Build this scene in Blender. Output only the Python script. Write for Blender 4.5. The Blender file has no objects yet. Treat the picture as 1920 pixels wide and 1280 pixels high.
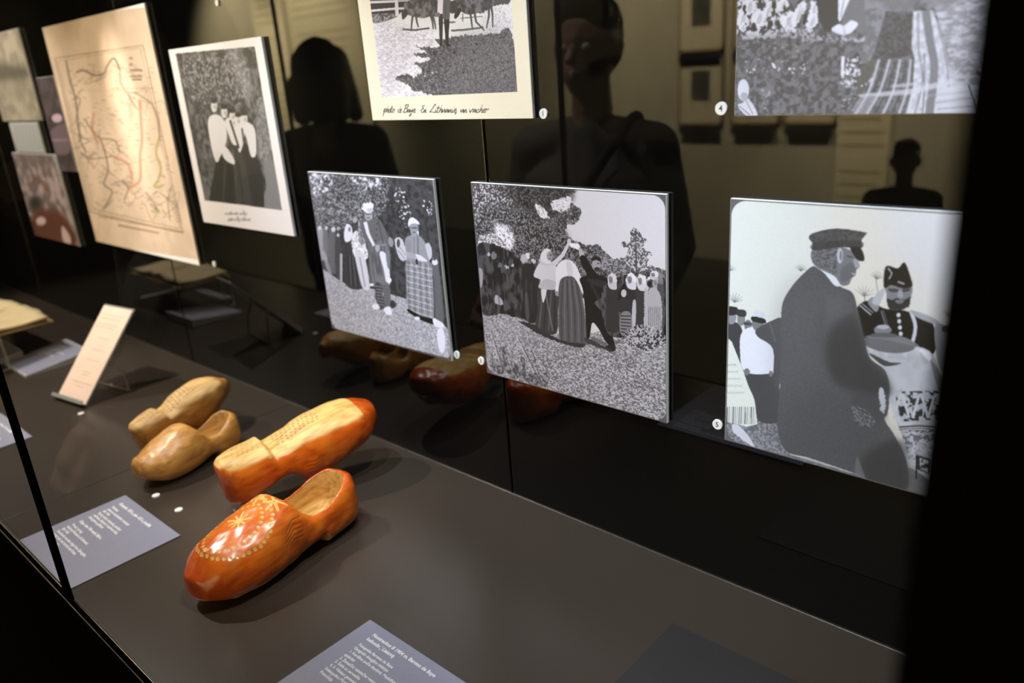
import bpy, bmesh, math, random
import numpy as np
from mathutils import Vector, Matrix

SC = bpy.context.scene
COL = SC.collection
random.seed(7)

# ------------------------------------------------------------------ camera
CAM = Vector((0.0, 0.0, 1.52))
ROT = Matrix(((0.7405965, -0.17679904, 0.6482738),
              (0.66823729, 0.29506192, -0.68293293),
              (-0.07053902, 0.93897847, 0.33666554)))
FPX = 1455.69
cd = bpy.data.cameras.new('camera')
cd.sensor_width = 36.0
cd.lens = FPX / 1920 * 36
cd.clip_start = 0.02
cd.dof.use_dof = True
cd.dof.focus_distance = 0.93
cd.dof.aperture_fstop = 3.4
cam = bpy.data.objects.new('camera', cd)
COL.objects.link(cam)
cam.matrix_world = Matrix.Translation(CAM) @ ROT.to_4x4()
SC.camera = cam
SC.view_settings.view_transform = 'Standard'
SC.view_settings.look = 'None'
SC.view_settings.gamma = 1.0
SC.view_settings.exposure = 0.0
SC.view_settings.use_curve_mapping = False

# ------------------------------------------------------------------ world and lamps
w = bpy.data.worlds.new('world'); SC.world = w
w.use_nodes = True
w.node_tree.nodes['Background'].inputs[0].default_value = (0.9, 0.8, 0.65, 1)
w.node_tree.nodes['Background'].inputs[1].default_value = 0.012

def spot(name, loc, target, watts, angle, color, size=0.02, blend=0.5):
    l = bpy.data.lights.new(name, 'SPOT')
    l.energy = watts; l.color = color; l.shadow_soft_size = size
    l.spot_size = math.radians(angle); l.spot_blend = blend
    o = bpy.data.objects.new(name, l); COL.objects.link(o)
    o.location = loc
    o.rotation_euler = (Vector(target) - Vector(loc)).to_track_quat('-Z', 'Y').to_euler()
    return o

NEUT = (1.0, 0.93, 0.84)
COOL = (0.74, 0.85, 1.0)
WARM = (1.0, 0.86, 0.72)
# small spotlights set in the top of the showcase
spot('shelf_spotlight', (-1.85, 0.22, 2.25), (-1.25, 0.42, 0.9), 76, 80, NEUT, 0.012, 0.6)
spot('map_spotlight', (-1.95, 0.24, 2.25), (-1.86, 0.72, 1.38), 17, 36, WARM, 0.015, 1.0)
spot('map_spotlight', (-1.90, 0.30, 2.25), (-1.80, 0.74, 1.50), 52, 13, WARM, 0.015, 1.0)
spot('left_spotlight', (-2.7, 0.22, 2.25), (-2.3, 0.55, 1.0), 72, 70, NEUT, 0.012, 0.6)
for px_ in (-1.02, -0.62, -0.20):
    spot('photo_spotlight', (px_, 0.24, 2.25), (px_, 0.74, 1.08), 60, 46, COOL, 0.012, 1.0)
spot('clog_spotlight', (-0.38, 0.50, 2.25), (-0.98, 0.45, 0.95), 42, 26, NEUT, 0.012, 0.7)
# ceiling spotlights of the room, washing the opposite wall
for gx, ge in ((-9.2, 330), (-7.6, 380), (-4.6, 150), (-2.9, 420), (-1.0, 520), (0.6, 420)):
    spot('gallery_spotlight', (gx, -2.3, 3.1), (gx, -3.8, 1.7), ge * 2.2, 75, (1.0, 0.86, 0.60), 0.05, 0.8)

spot('visitor_fill', (-1.15, 0.10, 3.1), (-1.25, -0.12, 1.15), 80, 26, (1.0, 0.82, 0.62), 0.05, 0.7)  # added fill light for the reflected man's chest, not a known lamp of the room

# ------------------------------------------------------------------ helpers
def mat(name, col, rough=0.5, metal=0.0, noise=0.0, nscale=40.0, bump=0.0, coat=0.0, ior=None, spec=None, stretch=None):
    m = bpy.data.materials.new(name); m.use_nodes = True
    nt = m.node_tree; b = nt.nodes['Principled BSDF']
    b.inputs['Base Color'].default_value = (*col, 1)
    b.inputs['Roughness'].default_value = rough
    b.inputs['Metallic'].default_value = metal
    if coat: b.inputs['Coat Weight'].default_value = coat; b.inputs['Coat Roughness'].default_value = 0.12
    if ior: b.inputs['IOR'].default_value = ior
    if spec is not None: b.inputs['Specular IOR Level'].default_value = spec
    tc = nt.nodes.new('ShaderNodeTexCoord')
    n = nt.nodes.new('ShaderNodeTexNoise'); n.inputs['Scale'].default_value = nscale; n.inputs['Detail'].default_value = 4
    if stretch:
        mp = nt.nodes.new('ShaderNodeMapping'); mp.inputs['Scale'].default_value = stretch
        nt.links.new(tc.outputs['Object'], mp.inputs['Vector']); nt.links.new(mp.outputs['Vector'], n.inputs['Vector'])
    else:
        nt.links.new(tc.outputs['Object'], n.inputs['Vector'])
    if noise:
        r = nt.nodes.new('ShaderNodeValToRGB')
        r.color_ramp.elements[0].position = 0.3; r.color_ramp.elements[1].position = 0.7
        r.color_ramp.elements[0].color = (*[max(0, c * (1 - noise)) for c in col], 1)
        r.color_ramp.elements[1].color = (*[min(1, c * (1 + noise)) for c in col], 1)
        nt.links.new(n.outputs['Fac'], r.inputs['Fac']); nt.links.new(r.outputs['Color'], b.inputs['Base Color'])
    if bump:
        bp = nt.nodes.new('ShaderNodeBump'); bp.inputs['Strength'].default_value = bump; bp.inputs['Distance'].default_value = 0.001
        nt.links.new(n.outputs['Fac'], bp.inputs['Height']); nt.links.new(bp.outputs['Normal'], b.inputs['Normal'])
    return m

def link(name, me, m=None, parent=None):
    o = bpy.data.objects.new(name, me); COL.objects.link(o)
    if m is not None and hasattr(me, 'materials') and not me.materials: me.materials.append(m)
    if parent: o.parent = parent
    return o

def finish(name, bm, m=None, parent=None, smooth=False):
    me = bpy.data.meshes.new(name)
    bmesh.ops.recalc_face_normals(bm, faces=bm.faces)
    bm.to_mesh(me); bm.free()
    if smooth: me.shade_smooth()
    return link(name, me, m, parent)

def box(bm, x0, x1, y0, y1, z0, z1, bev=0.0, seg=2):
    r = bmesh.ops.create_cube(bm, size=1.0)
    bmesh.ops.scale(bm, vec=(x1 - x0, y1 - y0, z1 - z0), verts=r['verts'])
    bmesh.ops.translate(bm, vec=((x0 + x1) / 2, (y0 + y1) / 2, (z0 + z1) / 2), verts=r['verts'])
    if bev:
        es = list({e for v in r['verts'] for e in v.link_edges})
        bmesh.ops.bevel(bm, geom=es, offset=bev, segments=seg, affect='EDGES', profile=0.6)

def boxo(name, x0, x1, y0, y1, z0, z1, m, parent=None, bev=0.0):
    bm = bmesh.new(); box(bm, x0, x1, y0, y1, z0, z1, bev)
    return finish(name, bm, m, parent)

def tube_bm(pts, r, seg=10, closed=False):
    bm = bmesh.new(); pts = [Vector(p) for p in pts]; rings = []
    n = len(pts); up = None
    for i, p in enumerate(pts):
        a = pts[(i - 1) % n] if (closed or i) else pts[0]
        b = pts[(i + 1) % n] if (closed or i < n - 1) else pts[-1]
        t = (b - a).normalized()
        if up is None:
            up = Vector((0, 0, 1)) if abs(t.z) < 0.9 else Vector((1, 0, 0))
        s = t.cross(up).normalized(); u = s.cross(t).normalized(); up = u
        rr = r[i] if isinstance(r, (list, tuple)) else r
        rings.append([bm.verts.new(p + (s * math.cos(2 * math.pi * k / seg) + u * math.sin(2 * math.pi * k / seg)) * rr) for k in range(seg)])
    for i in range(n if closed else n - 1):
        A, B = rings[i], rings[(i + 1) % n]
        for k in range(seg):
            bm.faces.new((A[k], A[(k + 1) % seg], B[(k + 1) % seg], B[k]))
    if not closed:
        bm.faces.new(rings[0]); bm.faces.new(rings[-1])
    return bm

def smooth_path(pts, n=6):
    pts = [Vector(p) for p in pts]; out = []
    for i in range(len(pts) - 1):
        p0 = pts[max(i - 1, 0)]; p1 = pts[i]; p2 = pts[i + 1]; p3 = pts[min(i + 2, len(pts) - 1)]
        for k in range(n):
            t = k / n
            out.append(0.5 * ((2 * p1) + (-p0 + p2) * t + (2 * p0 - 5 * p1 + 4 * p2 - p3) * t * t + (-p0 + 3 * p1 - 3 * p2 + p3) * t ** 3))
    out.append(pts[-1]); return out

def empty(name, loc, label, cat, group=None, rz=0.0):
    o = bpy.data.objects.new(name, None); COL.objects.link(o)
    o.location = loc; o.rotation_euler = (0, 0, rz); o.empty_display_size = 0.05
    o['label'] = label; o['category'] = cat
    if group: o['group'] = group
    return o

def tag(o, label, cat, group=None, kind=None):
    o['label'] = label; o['category'] = cat
    if group: o['group'] = group
    if kind: o['kind'] = kind
    return o

SZ = 0.90          # top of the shelf
BY = 0.7465        # face of the black back panel
FY = 0.209         # plane of the front glass

M_black = mat('black_lacquer', (0.002, 0.002, 0.002), 0.4, bump=0.05, spec=0.1)
M_highlight = mat('highlight_bronze', (0.42, 0.35, 0.26), 0.4, 0.6, noise=0.3, nscale=60)
M_deep = mat('black_frame_paint', (0.0006, 0.0006, 0.0006), 0.7, spec=0.02)
M_gloss = mat('black_mirror_panel', (0.0015, 0.0015, 0.0013), 0.015, ior=1.6)
M_shelf = mat('dark_grey_laminate', (0.035, 0.0262, 0.0188), 0.30, noise=0.10, nscale=900, bump=0.02)
M_trim = mat('brushed_steel_trim', (0.75, 0.72, 0.66), 0.25, 1.0, noise=0.1)
M_white = mat('white_board_core', (0.78, 0.77, 0.72), 0.5, noise=0.02)
M_wire = mat('brushed_wire', (0.55, 0.55, 0.52), 0.3, 0.9, noise=0.1)

# ------------------------------------------------------------------ room
M_floor = mat('grey_concrete_floor', (0.05, 0.045, 0.04), 0.5, noise=0.3, nscale=6)
M_ceil = mat('black_ceiling_paint', (0.01, 0.01, 0.01), 0.8, noise=0.1)
M_wall = mat('sand_wall_paint', (0.50, 0.46, 0.34), 0.8, noise=0.06, nscale=3)
M_dwall = mat('dark_wall_paint', (0.02, 0.02, 0.02), 0.8, noise=0.2, nscale=3)
def struct(o): o['kind'] = 'structure'; return o
struct(boxo('floor', -11, 3, -4.0, 2.0, -0.1, 0.0, M_floor))
struct(boxo('ceiling', -11, 3, -4.0, 2.0, 3.3, 3.4, M_ceil))
struct(boxo('wall_front', -11, 3, -4.0, -3.8, 0, 3.3, M_wall))
struct(boxo('wall_back', -11, 3, 1.6, 1.8, 0, 3.3, M_dwall))
struct(boxo('wall_left', -11.2, -11, -4.0, 2.0, 0, 3.3, M_dwall))
struct(boxo('wall_right', 3, 3.2, -4.0, 2.0, 0, 3.3, M_dwall))

# ------------------------------------------------------------------ the showcase
case = empty('display_case', (-1.5, 0.48, 0), 'long black museum showcase with dark grey shelf, mirror-black back and glass front', 'display case')
def cpart(o):
    o.parent = case; o.matrix_parent_inverse = Matrix.Translation(case.location).inverted(); return o
CX0, CX1 = -5.4, 0.32
cpart(boxo('plinth', CX0, CX1, 0.206, 0.80, 0.0, 0.868, M_deep))
sx = [CX0, -2.339, -1.337, CX1]
for i in range(3):
    cpart(boxo('shelf_panel', sx[i] + 0.0006, sx[i + 1] - 0.0006, 0.2125, BY - 0.0016, 0.870, SZ, M_shelf, bev=0.0008))
cpart(boxo('shelf_trim', CX0, CX1, BY - 0.0016, BY - 0.0002, 0.870, SZ + 0.0008, M_trim))
bx = [CX0, -2.79, -1.762, -0.731, CX1]
for i in range(4):
    cpart(boxo('back_panel', bx[i] + 0.002, bx[i + 1] - 0.002, BY, BY + 0.012, 0.87, 2.32, M_gloss, bev=0.0015))
cpart(boxo('back_frame', CX0, CX1, BY + 0.0125, BY + 0.05, 0.87, 2.36, M_deep))
cpart(boxo('front_rail', CX0, CX1, 0.1995, 0.2048, 0.80, SZ + 0.0005, M_deep, bev=0.0008))
cpart(boxo('highlight_strip', CX0, CX1, 0.2037, 0.2047, SZ + 0.0002, SZ + 0.0011, M_highlight))  # lighter strips added in place of the highlights along the rail and shelf edges
cpart(boxo('highlight_strip', CX0, CX1, 0.2112, 0.2119, SZ - 0.004, SZ + 0.0004, M_highlight))
cpart(boxo('canopy', CX0, CX1, 0.199, BY + 0.05, 2.36, 2.60, M_deep))
M_glass = bpy.data.materials.new('clear_glass'); M_glass.use_nodes = True
nt = M_glass.node_tree; nt.nodes.remove(nt.nodes['Principled BSDF'])
tr = nt.nodes.new('ShaderNodeBsdfTransparent'); tr.inputs[0].default_value = (0.985, 0.99, 0.985, 1)
gl = nt.nodes.new('ShaderNodeBsdfGlossy'); gl.inputs['Roughness'].default_value = 0.0
fr = nt.nodes.new('ShaderNodeFresnel'); fr.inputs[0].default_value = 1.10
mx = nt.nodes.new('ShaderNodeMixShader')
nt.links.new(fr.outputs[0], mx.inputs[0]); nt.links.new(tr.outputs[0], mx.inputs[1]); nt.links.new(gl.outputs[0], mx.inputs[2])
nt.links.new(mx.outputs[0], nt.nodes['Material Output'].inputs[0])
def pane(x0, x1):
    bm = bmesh.new(); vs = [bm.verts.new((x, FY, z)) for x, z in ((x0, 0.88), (x1, 0.88), (x1, 2.36), (x0, 2.36))]
    bm.faces.new(vs); o = finish('glass_pane', bm, M_glass); cpart(o); return o
gx = [CX0, -2.025, -1.031, -0.040, CX1]
for i in range(3): pane(gx[i] + 0.004, gx[i + 1] - 0.004)
for x in gx[1:3]:
    cpart(boxo('glass_joint', x - 0.0052, x + 0.0052, 0.2049, 0.2124, 0.868, 2.36, M_deep))
cpart(boxo('corner_post', -0.0448, CX1, 0.19, 0.245, 0.0, 2.36, M_deep, bev=0.001))
# ------------------------------------------------------------------ wooden clogs
def keyed(keys, xs, sig=0.012):
    k = np.array(keys); d = np.linspace(-0.1, 1.1, 1201)
    v = np.interp(d, k[:, 0], k[:, 1])
    n = max(1, int(sig * 1000)); g = np.exp(-0.5 * (np.arange(-3 * n, 3 * n + 1) / n) ** 2); g /= g.sum()
    v = np.convolve(np.pad(v, 3 * n, mode='edge'), g, mode='valid')
    return np.interp(xs, d, v)

RED = dict(L=0.252, W=0.106,
    w=[(0, .34), (.02, .56), (.06, .70), (.12, .79), (.25, .83), (.38, .84), (.5, .90), (.62, .98), (.72, 1.0), (.80, .98), (.87, .92), (.93, .81), (.97, .67), (1, .50)],
    zb=[(0, .006), (.03, .001), (.28, 0), (.29, 0), (.305, .0135), (.40, .010), (.52, .002), (.6, 0), (.78, .000), (.87, .003), (.94, .008), (1, .015)],
    zt=[(0, .072), (.05, .079), (.12, .076), (.2, .070), (.3, .062), (.36, .060), (.41, .070), (.46, .089), (.5, .096), (.58, .092), (.7, .085), (.8, .079), (.9, .072), (.95, .064), (1, .050)],
    op=(.038, .455, .60))
YEL = dict(L=0.190, W=0.086,
    w=[(0, .34), (.02, .54), (.06, .66), (.12, .74), (.25, .76), (.36, .78), (.5, .90), (.60, .98), (.68, 1.0), (.78, .98), (.86, .88), (.93, .68), (.98, .46), (1, .32)],
    zb=[(0, .006), (.03, .001), (.26, 0), (.28, 0), (.30, .011), (.38, .010), (.50, .002), (.6, 0), (.72, .001), (.84, .005), (.93, .012), (1, .024)],
    zt=[(0, .058), (.05, .066), (.12, .063), (.2, .054), (.3, .047), (.37, .050), (.44, .068), (.5, .079), (.56, .080), (.65, .075), (.78, .065), (.88, .057), (.95, .055), (1, .053)],
    op=(.045, .46, .58))

def prof(S, xs):
    return (keyed(S['w'], xs) * S['W'] / 2, keyed(S['zb'], xs, .004), keyed(S['zt'], xs, .014))

def loft(bm, X, hw, zb, zt, nu, nl, seg=56):
    rings = []
    for x, a, b, t, eu in zip(X, hw, zb, zt, nu):
        zc = b + 0.46 * (t - b); R = []
        for k in range(seg):
            th = 2 * math.pi * k / seg; c, s = math.cos(th), math.sin(th)
            n = eu if s > 0 else nl
            y = a * math.copysign(abs(c) ** (2 / n), c)
            z = zc + (t - zc if s > 0 else zc - b) * math.copysign(abs(s) ** (2 / n), s)
            if s <= 0: y *= 1 - 0.10 * abs(s)          # sole a little narrower than the waist
            R.append(bm.verts.new((x, y, z)))
        rings.append(R)
    for A, B in zip(rings[:-1], rings[1:]):
        for k in range(seg): bm.faces.new((A[k], A[(k + 1) % seg], B[(k + 1) % seg], B[k]))
    bm.faces.new(rings[0]); bm.faces.new(rings[-1])
    bmesh.ops.recalc_face_normals(bm, faces=bm.faces)

def seg_dist(P, A, B):
    A = np.array(A, float); B = np.array(B, float); d = B - A
    t = np.clip(((P - A) @ d) / (d @ d), 0, 1)
    return np.linalg.norm(P - (A + t[:, None] * d), axis=1)

def build_clog_mesh(S, decor):
    L = S['L']
    e = np.concatenate([[-.012, -.006], np.linspace(0, 1, 75), [1.010, 1.018, 1.023, 1.026]])
    hw, zb, zt = prof(S, np.clip(e, 0, 1))
    cap = {0: .55, 1: .82, len(e) - 4: .86, len(e) - 3: .68, len(e) - 2: .46, len(e) - 1: .22}
    for i, f in cap.items():
        hw[i] *= f; m_ = (zb[i] + zt[i]) / 2; zb[i] = m_ + (zb[i] - m_) * (.5 + .5 * f); zt[i] = m_ + (zt[i] - m_) * (.5 + .5 * f)
    nu = np.interp(e, [0, .35, .46, .6, .85, 1], [3.6, 3.4, 2.5, 2.3, 2.2, 2.0])
    bm = bmesh.new(); loft(bm, e * L, hw, zb, zt, nu, 3.3)
    me = bpy.data.meshes.new('clog_solid'); bm.to_mesh(me); bm.free()
    ob = bpy.data.objects.new('clog_solid', me); COL.objects.link(ob)
    o0, o1, frac = S['op']
    bm = bmesh.new(); xs = np.linspace(o0, o1, 40); R = []
    bot, top = [], []
    N = 56; xc = (o0 + o1) / 2; hl = (o1 - o0) / 2
    for k in range(N):
        th = 2 * math.pi * k / N
        x = xc + hl * math.copysign(abs(math.cos(th)) ** (2 / 2.5), math.cos(th))
        hwx = float(prof(S, np.array([max(0.1, x)]))[0][0]) - 0.0078
        y = hwx * math.copysign(abs(math.sin(th)) ** (2 / 2.4), math.sin(th))
        for z, l, q in ((0.0175, bot, .80), (0.030, R, .97), (0.16, top, 1.03)):
            l.append(bm.verts.new(((xc + (x - xc) * q) * L, y * q, z)))
    for A, B in ((bot, R), (R, top)):
        for k in range(N): bm.faces.new((A[k], A[(k + 1) % N], B[(k + 1) % N], B[k]))
    bm.faces.new(bot); bm.faces.new(top); bmesh.ops.recalc_face_normals(bm, faces=bm.faces)
    m1 = bpy.data.meshes.new('c1'); bm.to_mesh(m1); bm.free(); c1 = bpy.data.objects.new('c1', m1); COL.objects.link(c1)
    e2 = np.linspace(.30, .90, 30); h2, b2, t2 = prof(S, e2)
    rt = np.clip((e2 - .26) / .12, .2, 1) * np.clip((.925 - e2) / .09, .25, 1)
    mid = (b2 + .016 + t2 - .010) / 2; hh = (t2 - .010 - b2 - .016) / 2 * np.sqrt(rt)
    bm = bmesh.new(); loft(bm, e2 * L, (h2 - .010) * rt, mid - hh, mid + hh, np.full(30, 2.2), 2.6, 40)
    m2 = bpy.data.meshes.new('c2'); bm.to_mesh(m2); bm.free(); c2 = bpy.data.objects.new('c2', m2); COL.objects.link(c2)
    for c in (c1, c2):
        md = ob.modifiers.new('cut', 'BOOLEAN'); md.operation = 'DIFFERENCE'; md.object = c; md.solver = 'EXACT'
    rm = ob.modifiers.new('r', 'REMESH'); rm.mode = 'VOXEL'; rm.voxel_size = 0.00125
    sm = ob.modifiers.new('s', 'SMOOTH'); sm.factor = 0.5; sm.iterations = 9
    dg = bpy.context.evaluated_depsgraph_get(); dg.update()
    res = bpy.data.meshes.new_from_object(ob.evaluated_get(dg)); res.name = 'clog'
    for o in (ob, c1, c2): bpy.data.objects.remove(o)
    n = len(res.vertices); P = np.empty(n * 3); res.vertices.foreach_get('co', P); P = P.reshape(-1, 3)
    res.shade_smooth()
    Nn = np.empty(n * 3); res.vertex_normals.foreach_get('vector', Nn); Nn = Nn.reshape(-1, 3)
    fx = P[:, 0] / L
    hw, zb, zt = prof(S, np.clip(fx, 0, 1))
    zc = zb + .46 * (zt - zb)
    up = P[:, 2] > zc
    a = np.maximum(hw, 1e-4); nn = np.where(up, np.interp(fx, [0, .35, .46, .6, .85, 1], [3.6, 3.4, 2.5, 2.3, 2.2, 2.0]), 3.3)
    hz = np.where(up, zt - zc, zc - zb)
    q = (np.abs(P[:, 1]) / a) ** nn + (np.abs(P[:, 2] - zc) / np.maximum(hz, 1e-4)) ** nn
    rr = q ** (1 / nn)
    depth = (1 - rr) * np.minimum(a, np.maximum(hz, .012))
    inside = np.clip((depth - .0034) / .0016, 0, 1) * (fx > .03) * (fx < .93)
    inside[(fx > .03) & (fx < .47) & (depth > .002) & (P[:, 2] > .028)] = 1.0
    rimc = (fx > 0) & (fx < .50) & (Nn[:, 2] > .55) & (P[:, 2] > .03) & up
    sole = (np.clip((-Nn[:, 2] - .45) / .2, 0, 1)) * (P[:, 2] < .020) * (depth < .006)
    notch = ((fx > .275) & (fx < .33) & (P[:, 2] < .015)).astype(float)
    sole = np.clip(np.maximum(sole, notch * (depth < .008) * (np.abs(P[:, 1]) < hw * .93)), 0, 1)
    sole *= (fx < .90)
    raw = np.clip(np.maximum(inside * (~rimc), sole), 0, 1)
    gold = np.zeros(n); cut = np.zeros(n)
    rng = np.random.RandomState(5)
    # hand-carved facets
    def wob(fxq, s):
        return np.sin(P[:, 0] * fxq + s) * np.sin(P[:, 1] * fxq * 1.3 + 2 * s) * np.sin(P[:, 2] * fxq * 1.1 + s)
    disp = .0007 * wob(110, 1.0) + .0004 * wob(210, 2.3)
    if decor:
        def surf(f, y):
            h, b, t = prof(S, np.array([f])); c = b + .46 * (t - b); h, t, c = h[0], t[0], c[0]
            ex = float(np.interp(f, [0, .35, .46, .6, .85, 1], [3.6, 3.4, 2.5, 2.3, 2.2, 2.0]))
            r = min(abs(y), h * .995) / h
            return np.array([f * L, math.copysign(r * h, y), c + (t - c) * (1 - r ** ex) ** (1 / ex)])
        near = (~(inside > .5)) & up
        def strokes(A, B, wd, arr, amt=1.0):
            d = seg_dist(P, A, B); arr[:] = np.maximum(arr, amt * np.clip((wd - d) / .0007 + .5, 0, 1) * near)
        def arc(pts, step, r):
            pts = [surf(*p) for p in pts]; dense = []
            for p, q_ in zip(pts[:-1], pts[1:]):
                for t in np.linspace(0, 1, 30, endpoint=False): dense.append(p + (q_ - p) * t)
            dense = np.array(dense); dd = np.concatenate([[0], np.cumsum(np.linalg.norm(np.diff(dense, axis=0), axis=1))])
            for s in np.arange(0, dd[-1], step):
                c = dense[np.searchsorted(dd, s)]
                c = surf(c[0] / L, c[1])
                d = np.linalg.norm((P - c) * np.array([1.0, .8, .8]), axis=1)
                k = np.clip((r - d) / .0007 + .5, 0, 1) * near
                gold[:] = np.maximum(gold, k); cut[:] = np.maximum(cut, .55 * np.clip((r * .8 - d) / .001 + .5, 0, 1) * near)
        for sg in (1, -1):
            arc([(.575, 0), (.595, .012 * sg), (.63, .024 * sg), (.685, .031 * sg), (.75, .0325 * sg), (.81, .030 * sg), (.86, .023 * sg), (.895, .012 * sg), (.905, 0)], .0083, .0021)
            arc([(.530, 0), (.545, .014 * sg), (.575, .028 * sg), (.64, .0415 * sg), (.72, .0455 * sg), (.80, .0420 * sg), (.87, .034 * sg), (.915, .020 * sg), (.93, 0)], .0078, .0021)
        c0 = (.70, -.002)
        for k in range(9):
            an = 2 * math.pi * k / 9 + .2; ln = .0165 if k % 2 else .0125
            strokes(surf(*c0), surf(c0[0] + ln * math.cos(an) / L, c0[1] + ln * math.sin(an)), .0012, gold)
        for cx, cy, rot in ((.515, .014, .1), (.515, -.014, 1.2)):
            for k in range(6):
                an = 2 * math.pi * k / 6 + rot
                p0 = surf(cx, cy); p1 = surf(cx + .015 * math.cos(an) / L, cy + .015 * math.sin(an))
                strokes(p0, p1, .0019, gold, .9)
                strokes(p0, p1, .0004, cut, .9)
        # nested chevrons running down each side from the tongue
        for sg in (1, -1):
            for k in range(9):
                f = .505 + .006 * k; z = .0735 - .0062 * k
                h = float(prof(S, np.array([f]))[0][0])
                sub = (P[:, 1] * sg > 0) & (np.abs(P[:, 1]) > h * .45)
                for dx, dz in ((.016, -.0105), (-.015, -.0035)):
                    A = np.array([f * L, z]); d = seg_dist(P[:, [0, 2]], A, A + np.array([dx, dz]))
                    cut[:] = np.maximum(cut, np.clip((.0008 - d) / .0006 + .5, 0, 1) * near * sub)
                    if k < 4 and dx > 0:
                        gold[:] = np.maximum(gold, .35 * np.clip((.0006 - d) / .0006 + .5, 0, 1) * near * sub)
        # raised lip where the toe cap begins
        lip = np.exp(-((fx - .915) / .016) ** 2 - (P[:, 1] / .012) ** 2) * (P[:, 2] > zc)
        disp += .0035 * lip
    else:
        lip = np.exp(-((fx - .985) / .022) ** 2 - (P[:, 1] / .008) ** 2) * (P[:, 2] > zc)
        disp += .004 * lip
        near = up & (inside < .5)
        for k in range(11):                              # shallow leaf carving round the tongue
            y = -.027 + .0054 * k; f0 = .60 - .09 * (abs(y) / .027) ** 1.5 * .6
            for s2 in (-1, 1):
                A = np.array([f0 * L, y]); B = A + np.array([.009, .003 * s2])
                d = seg_dist(P[:, :2], A, B)
                cut[:] = np.maximum(cut, .55 * np.clip((.0005 - d) / .0007 + .5, 0, 1) * near)
    ink = np.zeros(n)                                    # faint pencilled lines on the sole
    sl = sole > .5
    for row in range(5):
        for r0, r1 in ((.36, .66), (.10, .26)):
            y = -.020 + .009 * row
            xx = P[:, 0] / L
            band = np.abs(P[:, 1] - y - .0012 * np.sin(P[:, 0] * 1900 + row * 2)) < .0015
            gate = (np.sin(P[:, 0] * 820 + row * 1.7) + .5 * np.sin(P[:, 0] * 2300 + row)) > -.1
            ink = np.maximum(ink, (sl & band & gate & (xx > r0) & (xx < r1)) * (1.0 if r0 > .3 else .5))
    P2 = P + Nn * (disp * np.clip(1 - .6 * inside, 0, 1) - .0005 * cut)[:, None]
    res.vertices.foreach_set('co', P2.reshape(-1))
    for nm, arr in (('raw', raw), ('gold', gold), ('cut', cut), ('ink', ink)):
        at = res.attributes.new(nm, 'FLOAT', 'POINT'); at.data.foreach_set('value', arr.astype(np.float32))
    res.update()
    return res

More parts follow.
